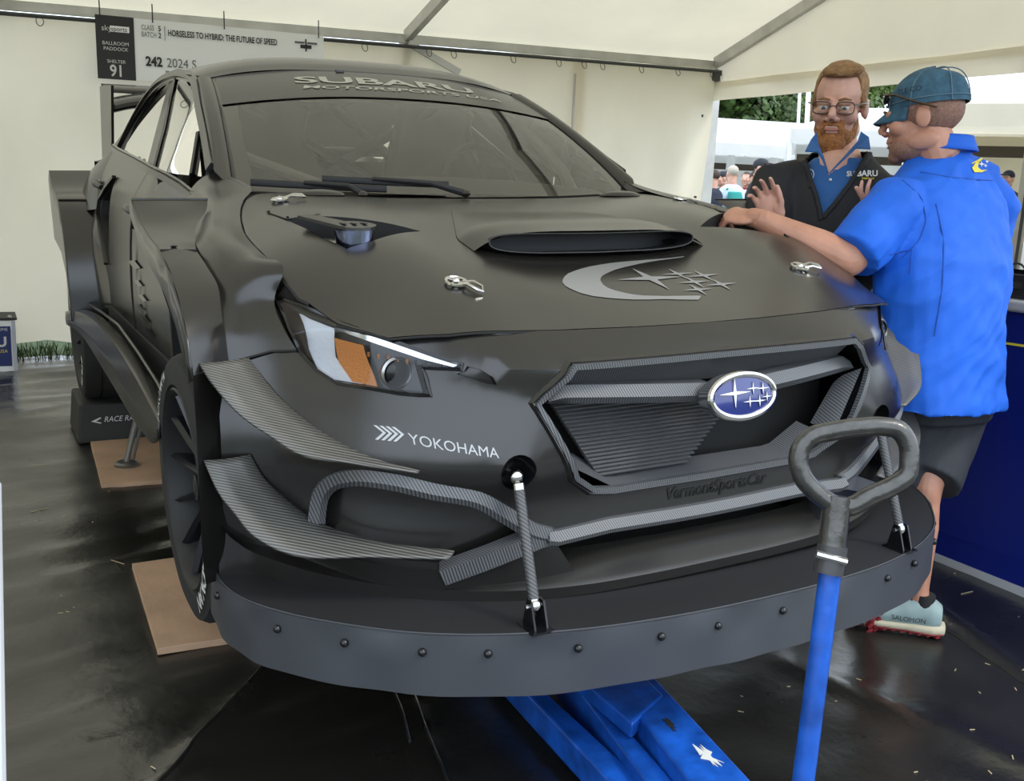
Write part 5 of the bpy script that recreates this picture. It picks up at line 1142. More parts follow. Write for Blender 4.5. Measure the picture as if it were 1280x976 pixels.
class Head:
    """head frame: F forward, L to the person's left, U up"""
    def __init__(s, c, F, U=(0, 0, 1), k=1.0):
        s.c = Vector(c); s.F = Vector(F).normalized(); U = Vector(U); s.L = U.cross(s.F).normalized(); s.U = s.F.cross(s.L).normalized(); s.k = k
        s.R = Matrix((s.L, s.F, s.U)).transposed()
    def p(s, l, f, u): return s.c + (s.L * l + s.F * f + s.U * u) * s.k
    def ell(s, b, l, f, u, rl, rf, ru, nu=18, nv=12): b.sphere(s.p(l, f, u), (rl * s.k, rf * s.k, ru * s.k), nu, nv, s.R)
    def skull(s, b):
        e = s.ell
        e(b, 0, -.012, .036, .075, .096, .088); e(b, 0, .028, -.035, .060, .066, .080); e(b, 0, .022, -.070, .052, .062, .045); e(b, 0, .078, -.098, .024, .022, .020)
        for q in (-1, 1):
            e(b, q * .043, .062, -.022, .024, .028, .026); e(b, q * .050, .0, -.066, .016, .045, .028); e(b, q * .078, -.008, -.006, .008, .021, .032); e(b, q * .074, -.002, -.012, .010, .014, .02)
            e(b, q * .030, .087, .021, .024, .012, .009); e(b, q * .012, .106, -.030, .010, .011, .008); e(b, q * .030, .089, -.010, .017, .010, .009); e(b, q * .030, .086, .013, .019, .013, .008)
        b.tube([s.p(0, .088, .022), s.p(0, .104, .0), s.p(0, .116, -.020), s.p(0, .114, -.028)], [.009 * s.k, .0105 * s.k, .0125 * s.k, .010 * s.k], 10)
        e(b, 0, .088, -.052, .026, .016, .012); e(b, 0, .094, -.056, .022, .009, .006); e(b, 0, .092, -.068, .020, .010, .007)
    def eyes(s, parent, root):
        for q in (-1, 1):
            b = MB(); s.ell(b, q * .030, .083, .001, .013, .0125, .0115, 14, 10); e = under(b.build('eye', 'eye_white'), parent, root)
            b = MB(); s.ell(b, q * .030, .0938, -.001, .0062, .0025, .0062, 12, 8); under(b.build('iris', 'iris'), e, root)
            b = MB(); b.tube([s.p(q * .012, .099, .024), s.p(q * .030, .1015, .029), s.p(q * .048, .092, .024)], [.003, .004, .0025], 6); s.brow = under(b.build('eyebrow', s.browm), parent, root)
    def lips(s, parent, root, z=-.06):
        b = MB(); b.tube([s.p(-.022, .094, z), s.p(-.008, .101, z + .003), s.p(.008, .101, z + .003), s.p(.022, .094, z)], [.0015, .0032, .0032, .0015], 8); b.tube([s.p(-.020, .094, z - .006), s.p(0, .100, z - .010), s.p(.020, .094, z - .006)], [.0015, .004, .0015], 8)
        under(b.build('lips', 'lips'), parent, root)
def hand(b, w, d, n, side, curl, spread=.10, k=1.0, thumb=(.55, .5)):
    """w wrist point, d direction to the knuckles, n palm normal (palm side), side: +1 thumb towards d x n"""
    w = Vector(w); d = Vector(d).normalized(); n = Vector(n); n = (n - d * n.dot(d)).normalized(); t = d.cross(n).normalized() * side
    P = lambda a, c, e: w + (d * a + t * c + n * e) * k
    R = Matrix((t, d, n)).transposed()
    b.tube([P(-.03, 0, 0), P(.015, 0, 0), P(.03, 0, 0)], [(.024 * k, .024 * k), (.027 * k, .023 * k), (.024 * k, .02 * k)], 12)
    b.sphere(P(.048, .0, 0), (.040 * k, .050 * k, .0145 * k), 18, 12, R); b.sphere(P(.070, .002, -.002), (.041 * k, .026 * k, .0125 * k), 18, 12, R); b.sphere(P(.035, .026, .008), (.018 * k, .032 * k, .014 * k), 14, 10, R)
    for i, (off, ln) in enumerate(((.0315, .074), (.0106, .082), (-.0104, .076), (-.0305, .060))):
        c_ = curl[i] if isinstance(curl, (list, tuple)) else curl; a = 0; p = P(.083 - abs(i - 1.2) * .004, off, 0); pts = [P(.06, off * .9, 0), p]
        ang0 = off / .03 * spread
        for j, f in enumerate((.46, .30, .24)):
            a += c_ * (1.0, 1.1, .8)[j]; q = d * math.cos(a) + n * math.sin(a); q = q * math.cos(ang0) + t * math.sin(ang0); p = p + q * ln * f * k; pts.append(p)
        b.tube(pts, [.0080 * k, .0082 * k, .0076 * k, .0070 * k, .0056 * k], 10); b.sphere(pts[-1], .0058 * k, 10, 6)
    p0 = P(.020, .024, .006); q1 = (d * math.cos(thumb[0]) + t * math.sin(thumb[0]) + n * .25).normalized(); p1 = p0 + q1 * .042 * k; q2 = (d * math.cos(thumb[0] - thumb[1]) + t * math.sin(thumb[0] - thumb[1]) + n * .35).normalized(); p2 = p1 + q2 * .030 * k; p3 = p2 + q2 * .022 * k
    b.tube([p0, p1, p2, p3], [.013 * k, .0105 * k, .0095 * k, .007 * k], 10); b.sphere(p3, .0072 * k, 10, 6)
# ---------------------------------------------------------------- man in the blue shirt
B0 = Vector((1.10, -.45, 0)); pb = empty('person', B0)
tag(pb, 'person in bright blue shirt, denim cap and dark shorts leaning one hand on the hood', 'person')
Ft = Vector((-.18, .98, 0)).normalized(); Lt = Vector((-Ft.y, Ft.x, 0)); UP = Vector((0, 0, 1))
hB = Head(dp(1155, 148, 2.93), (-.52, .85, -.16), (.05, 0, 1), 1.04); hB.browm = 'hair_dark'
neckB = dp(1176, 196, 2.97)
body = MB(); hB.skull(body)
body.tube([hB.p(0, -.012, -.03), hB.p(0, -.035, -.10), neckB, neckB - UP * .08], [.056, .058, .066, .075], 14)
shL = dp(1118, 262, 2.80); elL = dp(1060, 326, 2.74); wrL = dp(948, 273, 2.80)
limb(body, [shL, shL.lerp(elL, .5), shL.lerp(elL, .9), elL + (elL - shL.lerp(wrL, .5)).normalized() * -.004, elL.lerp(wrL, .12), elL.lerp(wrL, .35), elL.lerp(wrL, .7), wrL], [.060, .056, .050, .050, .052, .050, .038, .031], 18)
hood_pt = dp(900, 268, 2.86)
hand(body, wrL, hood_pt - wrL, Vector((.35, .30, -.85)), -1, [.75, .80, .85, .90], .14, 1.08, (.25, .2))
shR = dp(1222, 248, 3.10); elR = dp(1222, 345, 3.14); wrR = dp(1195, 420, 3.14)
body.tube([shR, shR.lerp(elR, .5), elR, elR.lerp(wrR, .4), wrR], [.055, .05, .044, .042, .028], 12); hand(body, wrR, wrR - elR, Vector((0, 0, -1)), 1, .4)
hipL = dp(1152, 490, 2.90); hipR = dp(1196, 490, 3.02)
foR = Vector((1.062, -.530, 0)); ank = foR + Vector((-.012, .010, .09)); knee = dp(1157, 612, 2.88)
limb(body, [hipR, knee, knee.lerp(ank, .12), knee.lerp(ank, .32), knee.lerp(ank, .6), knee.lerp(ank, .85), ank], [.078, .046, .041, .042, .032, .025, .027], 18)
foL = Vector((.985, -.20, 0)); ankL = Vector((.972, -.435, .26)); kneeL = dp(1128, 610, 2.95)
body.tube([hipL, kneeL, kneeL.lerp(ankL, .3), kneeL.lerp(ankL, .8), ankL], [.080, .050, .047, .032, .030], 12)
bodyB = remesh('body', body, 'skin_tan', pb, .0036, 3)
hB.eyes(bodyB, pb); hB.lips(bodyB, pb)
ringc = wrL.lerp(hood_pt, 1.35)
# stubble and cropped hair below the cap
b = MB(); hB.ell(b, 0, -.016, .020, .0755, .0955, .075); hr = remesh('hair', b, 'stubble', pb, .006, 1)
hr.parent = bodyB; hr.matrix_parent_inverse = Matrix.Identity(4)
b = MB(); hB.ell(b, 0, .036, -.078, .0555, .063, .042); hB.ell(b, 0, .079, -.098, .026, .0235, .022); hB.ell(b, 0, .086, -.049, .028, .0165, .007)
bd = remesh('stubble_beard', b, 'stubble', pb, .006, 2); bd.parent = bodyB; bd.matrix_parent_inverse = Matrix.Identity(4)
# cap
cap = MB(); rows = []
for i in range(12):
    th = math.pi / 2 * i / 11; rr = math.cos(th); z = math.sin(th)
    rows.append([hB.p(.084 * rr ** .75 * math.cos(a), -.014 - .022 * z * z + .108 * rr ** .75 * math.sin(a), .030 + .010 * math.sin(a) + .102 * z ** .85 - .010 * math.sin(a) * (1 - z)) for a in [2 * math.pi * j / 32 for j in range(32)]])
cap.grid(rows, closed=True); cpo = under(cap.build('cap', 'cap_denim'), pb, pb)
br = MB(); rows = []
for k in range(6):
    t = k / 5; rows.append([hB.p(.082 * math.cos(a) * (1 - .10 * t), -.014 + .106 * math.sin(a) + .048 * t * math.sin(a) ** 1.5, .036 - .030 * t - .016 * abs(math.cos(a)) * t) for a in [math.pi * (.13 + .74 * j / 16) for j in range(17)]])
br.grid(rows); bo = under(br.build('brim', 'cap_denim'), cpo, pb); bo.modifiers.new('t', 'SOLIDIFY').thickness = .004
for a in (0.35, 1.2, 1.95, 2.8, 3.7, 4.7, 5.6):
    under(MB().tube([hB.p(.0852 * math.cos(t) ** .75 * math.cos(a), -.014 - .022 * math.sin(t) ** 2 + .1092 * math.cos(t) ** .75 * math.sin(a), .031 + .103 * math.sin(t) ** .85) for t in [math.pi / 2 * i / 10 * .99 for i in range(11)]], .0018, 6).build('cap_seam', 'cap_stitch'), cpo, pb)
under(MB().tube([hB.p(.0858 * math.cos(a), -.014 + .1098 * math.sin(a), .046) for a in [2 * math.pi * j / 32 for j in range(32)]], .0016, 6, closed=True).build('cap_band_stitch', 'cap_stitch'), cpo, pb)
under(MB().sphere(hB.p(0, -.036, .133), (.008, .008, .004), 10, 6).build('cap_button', 'cap_denim'), cpo, pb)
def capw(a, z): return hB.p(.0872 * math.cos(a), -.014 + .1112 * math.sin(a), z)
o_ = textmesh('TLE CO', .020, lambda x, y: hB.p(.0862 * math.cos(.75 - x * 10) , -.016 + .110 * math.sin(.75 - x * 10), .066 + y), 'cap_lettering', 'cloth_navy', None); under(o_, cpo, pb)
# sunglasses pushed up on the cap brim
sgl = empty('sunglasses', hB.p(0, .1, .06)); under(sgl, pb, pb); 
def sgpart(o): o.parent = sgl; o.matrix_parent_inverse = Matrix.Translation(-sgl.location); return o
for q in (-1, 1):
    sgpart(MB().tube([hB.p(q * .088, -.045, .012), hB.p(q * .094, .02, .040), hB.p(q * .086, .060, .062), hB.p(q * .060, .090, .070)], [(.003, .006)] * 4, 8).build('temple_arm', 'frame_bronze'))
    rows = []
    b = MB(); R3 = hB.R @ rmat('X', 20); b.sphere(hB.p(q * .034, .094, .066), (.028, .006, .018), 16, 10, R3); sgpart(b.build('lens', 'lens_dark'))
sgpart(MB().tube([hB.p(-.058, .090, .074), hB.p(0, .103, .076), hB.p(.058, .090, .074)], .0035, 6).build('frame', 'frame_bronze'))
# shirt
sh = MB(); S = []
for (px, py, d, a, q) in ((1170, 504, 2.88, .228, .165), (1170, 470, 2.88, .226, .160), (1172, 420, 2.88, .224, .156), (1174, 370, 2.88, .228, .158), (1177, 320, 2.89, .236, .158), (1178, 280, 2.92, .238, .152), (1179, 250, 2.94, .232, .140), (1180, 228, 2.96, .205, .120), (1180, 212, 2.97, .150, .095), (1178, 196, 2.97, .092, .080), (1176, 186, 2.965, .080, .075)):
    S.append((dp(px, py, d), -Lt, Ft, a, q))
loft(sh, S, 28, 2.4)
elS = shL.lerp(elL, .86)
limb(sh, [shL + Vector((.06, .03, .01)), shL, shL.lerp(elS, .5), elS, elS + (elS - shL) * .06], [.085, .086, .082, .081, .082], 24)
sh.tube([dp(1190, 212, 3.0), dp(1222, 226, 3.05), dp(1240, 262, 3.10), shR.lerp(elR, .9)], [.060, .072, .084, .078], 16)
shirt = remesh('shirt', sh, 'shirt_blue', pb, .0065, 4, lambda p, n: .010 * NZ.noise((p.x * 8 + p.z * 5, p.y * 8, p.z * 4)) + .006 * NZ.noise((p.x * 20, p.y * 20 + p.z * 12, p.z * 9)) + .010 * (.35 - abs(NZ.noise((p.x * 12 - p.z * 14, p.y * 12 + p.z * 4, p.z * 7 + 3)))))
# collar, yoke seam, back emblem
cb = MB(); rows = []
for k in range(4):
    t = k / 3; rows.append([neckB + UP * (.022 + .040 * (1 - t) - .004 * t) + (-Lt) * (.084 + .020 * t) * math.cos(a) + Ft * (.080 + .018 * t) * math.sin(a) for a in [math.pi * (.62 + 1.76 * j / 24) for j in range(25)]])
cb.grid(rows); co = under(cb.build('collar', 'shirt_blue'), shirt, pb); co.modifiers.new('t', 'SOLIDIFY').thickness = .004
from mathutils.bvhtree import BVHTree
def bvh(o): me = o.data; return BVHTree.FromPolygons([v.co.copy() for v in me.vertices], [tuple(p.vertices) for p in me.polygons])
def proj(tree, q, dirn, eps=.002):
    h = tree.ray_cast(Vector(q), Vector(dirn).normalized())
    if h[0] is None: h = tree.find_nearest(Vector(q) + Vector(dirn).normalized() * 1.75)
    return h[0] + h[1] * eps
tB = bvh(shirt)
def onB(px, py, eps=.002):
    d = (dp(px, py, 1) - CAM_POS).normalized(); return proj(tB, CAM_POS + d * 1.5, d, eps)
def flat(name, P, m, parent, root): b = MB(); b.add(P, [tuple(range(len(P)))]); return under(b.build(name, m, None, False), parent, root)
cres = [(1236, 194), (1228, 197), (1219, 203), (1214, 210), (1217, 216), (1226, 216), (1234, 213), (1225, 213), (1221, 209), (1223, 204), (1230, 198)]
def sheetB(name, poly, m, eps, step=2.5):
    o = cdt(name, poly, [], step, lambda x, y: onB(x, y, eps), m); o.parent = shirt; return o
sheetB('back_emblem', cres, 'yellow', .003)
for cx, cy, r_ in ((1226, 206, 4), (1231, 208, 2.6), (1233, 203, 2.4)): sheetB('emblem_star', star(cx, cy, r_, 1.2, .3), 'cloth_white', .0035)
def seamline(pts, n=14, m='seam_blue'):
    q = resample([Vector((x, y, 0)) for x, y in pts], n); under(MB().tube([onB(p.x, p.y, .0) for p in q], .0022, 6).build('shirt_seam', m), shirt, pb)
mat('seam_blue', (.004, .06, .34), .8)
seamline([(1170, 255), (1180, 300), (1178, 360), (1168, 420)]); seamline([(1128, 225), (1152, 246), (1158, 275), (1150, 300), (1128, 322)]); seamline([(1150, 215), (1190, 222), (1240, 226)])
seamline([(1140, 312), (1137, 342)], 6); seamline([(1112, 318), (1140, 312)], 6)
# shorts
so = MB(); loft(so, [(dp(1172, 470, 2.95), -Lt, Ft, .19, .135), (dp(1172, 500, 2.95), -Lt, Ft, .195, .138), (dp(1172, 520, 2.95), -Lt, Ft, .19, .13)], 24)
so.tube([hipR, hipR.lerp(knee, .5), hipR.lerp(knee, .93)], [.108, .100, .092], 18); so.tube([hipL, hipL.lerp(kneeL, .5), hipL.lerp(kneeL, .93)], [.108, .100, .094], 18)
fl_p = dp(1190, 505, 3.0)
so.tube([dp(1200, 500, 3.05), dp(1196, 530, 3.05)], [.075, .05], 14)
remesh('shorts', so, 'shorts_charcoal', pb, .008, 3, wrinkle(.004, 11))
# shoes
def shoe(heel, toe, up, nm):
    heel = Vector(heel); toe = Vector(toe); f = (toe - heel).normalized(); U_ = Vector(up); U_ = (U_ - f * U_.dot(f)).normalized(); l = U_.cross(f); L_ = (toe - heel).length
    P = lambda a, c, h: heel + f * a * L_ + l * c + U_ * h
    e = empty(nm, heel); under(e, pb, pb)
    def sp_(o): o.parent = e; o.matrix_parent_inverse = Matrix.Translation(-heel); return o
    up_ = MB(); loft(up_, [(P(.02, 0, .055), l, U_, .028, .035), (P(.12, 0, .06), l, U_, .036, .048), (P(.30, 0, .062), l, U_, .038, .050), (P(.45, 0, .055), l, U_, .042, .042), (P(.68, 0, .045), l, U_, .048, .030), (P(.88, 0, .038), l, U_, .042, .022), (P(.99, 0, .034), l, U_, .022, .012)], 18)
    sp_(remesh('upper', up_, 'shoe_mint', None, .006, 3))
    so_ = MB(); loft(so_, [(P(-.03, 0, .020), l, U_, .026, .017), (P(.10, 0, .018), l, U_, .040, .017), (P(.40, 0, .018), l, U_, .040, .016), (P(.70, 0, .018), l, U_, .052, .014), (P(.92, 0, .022), l, U_, .044, .012), (P(1.03, 0, .030), l, U_, .018, .008)], 18, 3.0)
    sp_(remesh('midsole', so_, 'shoe_sole', None, .006, 1))
    for i in range(11):
        for j in (-1, 0, 1):
            a = .02 + i * .095; w_ = (.030 if a < .5 else .038) * (1 - max(0, a - .85) * 2.5)
            pl = [P(a, j * w_ * .8 - .009, .006), P(a + .04, j * w_ * .8, .004), P(a + .075, j * w_ * .8 - .009, .006), P(a + .075, j * w_ * .8 + .007, .006), P(a + .04, j * w_ * .8 + .014, .004), P(a, j * w_ * .8 + .007, .006)]
            sp_(MB().prism(pl, -U_ * .006).build('tread_lug', 'shoe_red', None, False))
    so2 = MB(); loft(so2, [(P(-.02, 0, .008), l, U_, .026, .004), (P(.10, 0, .007), l, U_, .040, .004), (P(.40, 0, .007), l, U_, .038, .004), (P(.70, 0, .007), l, U_, .050, .004), (P(.92, 0, .011), l, U_, .042, .004), (P(1.0, 0, .016), l, U_, .018, .004)], 16, 3.0); sp_(so2.build('outsole', 'shoe_red'))
    sp_(MB().tube([P(.23, 0, .085), P(.23, 0, .118)], [.034, .031], 16).build('sock', 'sock_black'))
    for q in (.36, .44, .52, .60): sp_(MB().tube([P(q, -.022, .098 - (q - .36) * .12), P(q + .02, 0, .104 - (q - .36) * .13), P(q, .022, .098 - (q - .36) * .12)], .0035, 6).build('lace', 'shoe_red'))
    sp_(textmesh('SALOMON', .021, lambda x, y: P(.56 - x / L_, .0475 - (.006 if x > .07 else 0), .040 + y), 'shoe_lettering', 'ink', None, sx=.95))
    return e
ftd = Vector((-.66, .74, 0)).normalized()
shoe(foR - ftd * .055 + Vector((0.0, 0, .010)), foR + ftd * .205 + Vector((0, 0, .010)), (0, 0, 1), 'shoe')
shoe(Vector((.962, -.520, .228)), Vector((.950, -.458, .0)), (.05, .95, .3), 'shoe')
b = MB(); rc = wrL.lerp(hood_pt, .95)
# ---------------------------------------------------------------- bearded man in the black jacket
A0 = Vector((1.30, .25, 0)); pa_ = empty('person', A0)
tag(pa_, 'bearded person in glasses and black zip jacket over blue polo, hands raised', 'person')
FA = Vector((-.74, -.67, 0)).normalized(); LA = Vector((-FA.y, FA.x, 0))
D = 3.27
hA = Head(dp(1049, 133, D), (-.83, -.58, -.16), (.03, 0, 1), 1.10); hA.browm = 'hair_sandy'
neckA = dp(1050, 200, D + .02)
body = MB(); hA.skull(body); body.tube([hA.p(0, -.012, -.03), hA.p(0, -.03, -.10), neckA, neckA - UP * .10], [.060, .062, .070, .085], 14)
body.sphere(dp(1043, 214, D - .018), (.07, .07, .075), 14, 10)
def sidefor(d, n, want): return 1 if Vector(d).cross(Vector(n)).dot(want) > 0 else -1
sRi = dp(972, 232, D + .02); eRi = dp(948, 330, D - .12); wRi = dp(968, 278, D - .34)
body.tube([sRi, eRi, wRi], [.05, .042, .028], 12)
dR = dp(955, 242, D - .36) - wRi; nR = Vector((-.80, -.55, .05))
hand(body, wRi, dR, nR, sidefor(dR, nR, CAM_R), [.34, .40, .46, .52], .10, .98, (.45, .3))
sLe = dp(1128, 228, D + .02); eLe = dp(1150, 330, D - .05); wLe = dp(1104, 268, D - .26)
body.tube([sLe, eLe, wLe], [.05, .042, .028], 12)
dL = dp(1080, 246, D - .36) - wLe; nL = Vector((.25, -.15, .95))
hand(body, wLe, dL, nL, sidefor(dL, nL, CAM_D), [.42, .46, .50, .50], .12, .98, (.7, .3))
bodyA = remesh('body', body, 'skin_fair', pa_, .0036, 3); hA.eyes(bodyA, pa_)
def sub(o, par=None): o.parent = par or bodyA; o.matrix_parent_inverse = Matrix.Identity(4); return o
hr = MB(); hA.ell(hr, 0, -.020, .052, .079, .098, .082); hA.ell(hr, 0, .055, .100, .052, .036, .022); hA.ell(hr, .02, .045, .108, .05, .04, .020)
for q in (-1, 1): hA.ell(hr, q * .071, .012, .022, .008, .022, .035)
hr_o = remesh('hair', hr, 'hair_sandy', pa_, .005, 2, lambda p, n: .003 * NZ.noise((p.x * 60, p.y * 60, p.z * 25))); sub(hr_o)
# trim the hair where the face shows: pull the front lower part inside the forehead
for v in hr_o.data.vertices:
    w = v.co - hA.c; f, u, l = w.dot(hA.F) / hA.k, w.dot(hA.U) / hA.k, w.dot(hA.L) / hA.k
    if f > .035 and u < .088: v.co -= hA.F * hA.k * min(.05, (f - .035) * 1.4)
    if f > -.02 and u < .0: v.co -= (hA.L * l * .25 + hA.F * .01) * hA.k
    if u < -.03 and f <= -.02: v.co += hA.U * hA.k * (-.03 - u) * .8
bd = MB(); hA.ell(bd, 0, .034, -.080, .057, .062, .048); hA.ell(bd, 0, .072, -.100, .040, .036, .036); hA.ell(bd, 0, .078, -.118, .028, .026, .030)
for q in (-1, 1): hA.ell(bd, q * .050, .018, -.055, .0135, .036, .040); hA.ell(bd, q * .026, .088, -.055, .011, .011, .024, 10, 8)
hA.ell(bd, 0, .095, -.046, .026, .011, .007)
bo = remesh('beard', bd, 'beard_ginger', pa_, .0045, 2, lambda p, n: .003 * NZ.noise((p.x * 70, p.y * 70, p.z * 35))); sub(bo)
b = MB(); b.tube([hA.p(-.022, .099, -.060), hA.p(0, .106, -.061), hA.p(.022, .099, -.060)], [.002, .0045, .002], 10); sub(b.build('mouth', 'lips'))
# glasses
gs = MB()
for q in (-1, 1):
    gs.tube([hA.p(q * .034 + .0255 * math.copysign(abs(math.cos(a)) ** .6, math.cos(a)), .109 - .006 * abs(math.cos(a)) * (1 if q * math.cos(a) > 0 else 0), .002 + .0175 * math.copysign(abs(math.sin(a)) ** .6, math.sin(a))) for a in [2 * math.pi * i / 24 for i in range(24)]], .0016, 6, closed=True)
    gs.tube([hA.p(q * .0595, .104, .010), hA.p(q * .080, .07, .014), hA.p(q * .084, .0, .010)], .002, 6)
gs.tube([hA.p(-.0085, .110, .006), hA.p(0, .113, .009), hA.p(.0085, .110, .006)], .0016, 6); gl_ = sub(gs.build('glasses', 'gloss_black'))
for q in (-1, 1):
    P = [hA.p(q * .034 + .0245 * math.copysign(abs(math.cos(a)) ** .6, math.cos(a)), .108, .002 + .0165 * math.copysign(abs(math.sin(a)) ** .6, math.sin(a))) for a in [2 * math.pi * i / 20 for i in range(20)]]
    b = MB(); b.add(P, [tuple(range(20))]); sub(b.build('spectacle_lens', 'lens_glass', None, False), gl_)
# polo, jacket
po = MB(); loft(po, [(dp(1045, 420, D), LA, FA, .19, .13), (dp(1043, 330, D), LA, FA, .20, .135), (dp(1043, 270, D), LA, FA, .205, .135), (dp(1045, 235, D), LA, FA, .18, .115), (dp(1048, 212, D), LA, FA, .12, .09), (dp(1050, 198, D), LA, FA, .082, .076)], 26)
polo = remesh('polo_shirt', po, 'polo_blue', pa_, .007, 3, wrinkle(.003, 9))
# open neck: skin wedge and collar leaves
tA = bvh(polo)
def onA(px, py, eps=.003, tree=None):
    d = (dp(px, py, 1) - CAM_POS).normalized(); return proj(tree or tA, CAM_POS + d * 1.5, d, eps)
def sheet(name, poly, m, eps, tree, parent, step=6):
    o = cdt(name, poly, [], step, lambda x, y: onA(x, y, eps, tree), m); o.parent = parent; o.matrix_parent_inverse = Matrix.Identity(4) if parent is not pa_ else Matrix.Translation(-pa_.location); return o
def cut(o, poly, ref, F_):
    bm = bmesh.new(); bm.from_mesh(o.data); kill = [f for f in bm.faces if (f.calc_center_median() - ref).dot(F_) > -.02 and inpoly(pix(f.calc_center_median()), poly)]
    bmesh.ops.delete(bm, geom=kill, context='FACES'); bm.to_mesh(o.data); bm.free(); o.data.update()
def pix(p):
    d = p - CAM_POS; z = d.dot(CAM_D); return (640 + CAM_F * d.dot(CAM_R) / z, 488 - CAM_F * d.dot(CAM_U) / z)
cut(polo, [(1021, 184), (1028, 200), (1036, 219), (1046, 210), (1060, 198), (1078, 182), (1050, 170)], neckA, FA)
def leaf(P, name='collar'):
    b = MB(); b.add(P, [tuple(range(len(P)))]); o = b.build(name, 'polo_blue', None, False); o.modifiers.new('t', 'SOLIDIFY').thickness = .005; return sub(o, polo)
def leafpx(P, name='collar'): return leaf([dp(x, y, d) for x, y, d in P], name)
leafpx([(1021, 165, D - .055), (1014, 174, D - .09), (1007, 188, D - .135), (1023, 189, D - .165), (1029, 199, D - .172), (1036, 217, D - .165), (1030, 196, D - .150), (1023, 180, D - .10)])
leafpx([(1076, 166, D - .07), (1086, 173, D - .085), (1088, 187, D - .115), (1070, 186, D - .155), (1056, 199, D - .170), (1037, 217, D - .165), (1056, 196, D - .150), (1072, 178, D - .10)])
sub(MB().sphere(onA(1038, 226, .006), .005, 8, 6).build('button', 'cloth_white'), polo)
jk_ = MB(); loft(jk_, [(dp(1045, 430, D), LA, FA, .25, .168), (dp(1043, 340, D), LA, FA, .25, .168), (dp(1042, 280, D), LA, FA, .25, .165), (dp(1043, 240, D), LA, FA, .23, .150), (dp(1046, 216, D + .005), LA, FA, .170, .122), (dp(1049, 200, D + .01), LA, FA, .115, .098), (dp(1050, 190, D + .02), LA, FA, .095, .082)], 26)
jk_.tube([sRi + Vector((.05, -.03, 0)), sRi, sRi.lerp(eRi, .5), eRi, eRi.lerp(wRi, .5), eRi.lerp(wRi, .75)], [.09, .092, .084, .074, .056, .042], 16)
jk_.tube([sLe, sLe.lerp(eLe, .5), eLe, eLe.lerp(wLe, .5), eLe.lerp(wLe, .75)], [.092, .084, .074, .056, .042], 16)
jacket = remesh('jacket', jk_, 'jacket_black', pa_, .0075, 3, wrinkle(.006, 8))
# cut the jacket's V opening: delete its faces in front of the polo between the two zip edges
VL = [(1010, 178), (1007, 200), (1013, 222), (1022, 245), (1025, 262)]; VR = [(1092, 176), (1078, 200), (1060, 230), (1040, 255), (1027, 270)]
vop = VL + VR[::-1] + [(1050, 170)]
cut(jacket, vop, neckA, FA)
md = jacket.modifiers.new('t', 'SOLIDIFY'); md.thickness = .006
tJ = bvh(jacket)
def edge_line(pts, name, m, r, eps=0.0, tr=None):
    q = resample([Vector((x, y, 0)) for x, y in pts], 16); o = MB().tube([onA(p.x, p.y, eps, tr or tA) for p in q], r, 6).build(name, m); sub(o, jacket)
sub(MB().tube([onA(1026, 266, .026), onA(1025, 277, .028)], [.006, .004], 8).build('zip_pull', 'frame_bronze'), jacket)
edge_line([(1005, 196), (1008, 210), (1012, 223), (1020, 245), (1024, 264), (1026, 275)], 'zip', 'jacket_black', .009, -.002, tJ); edge_line([(1088, 192), (1079, 204), (1062, 231), (1043, 256), (1029, 272)], 'zip', 'jacket_black', .009, -.002, tJ)
def tx(s, px, py, size, m, tree, par, **k):
    o = textmesh(s, size, lambda x, y: onA(px + x, py - y, .004, tree), 'chest_lettering', m, None, **k); sub(o, par)
tx('SU', 1058, 221, 9, 'cloth_white', tA, polo, bold=.25); tx('BARU', 1071, 221, 10, 'cloth_white', tJ, jacket, bold=.3); tx('SPORTS USA', 1077, 225, 3.4, 'yellow', tJ, jacket, bold=.05, sx=.8)
rg = [onA(1013 + 5 * math.cos(a), 219 + 6.5 * math.sin(a), .005) for a in [2 * math.pi * i / 8 for i in range(8)]]
sub(MB().tube(rg, .0015, 5, closed=True).build('chest_badge', 'cloth_white'), polo); tx('70', 1009.5, 221.5, 6, 'cloth_white', tA, polo)
tr_ = MB(); hA_ = dp(1045, 430, D)
for q in (-1, 1): tr_.tube([hA_ + LA * q * .09, Vector((A0.x, A0.y, .50)) + LA * q * .10, Vector((A0.x, A0.y, .05)) + LA * q * .11], [.11, .085, .07], 14)
loft(tr_, [(hA_ + UP * .10, LA, FA, .18, .12), (hA_ - UP * .05, LA, FA, .19, .13)], 20)
remesh('trousers', tr_, 'shorts_charcoal', pa_, .010, 3, wrinkle(.004, 8))
for q in (-1, 1):
    b = MB(); c = Vector((A0.x, A0.y, 0)) + LA * q * .11
    loft(b, [(c - FA * .09 + UP * .04, LA, UP, .035, .036), (c + UP * .045, LA, UP, .045, .042), (c + FA * .10 + UP * .035, LA, UP, .048, .03), (c + FA * .18 + UP * .022, LA, UP, .03, .018)], 16); under(b.build('shoe', 'sock_black'), pa_, pa_)
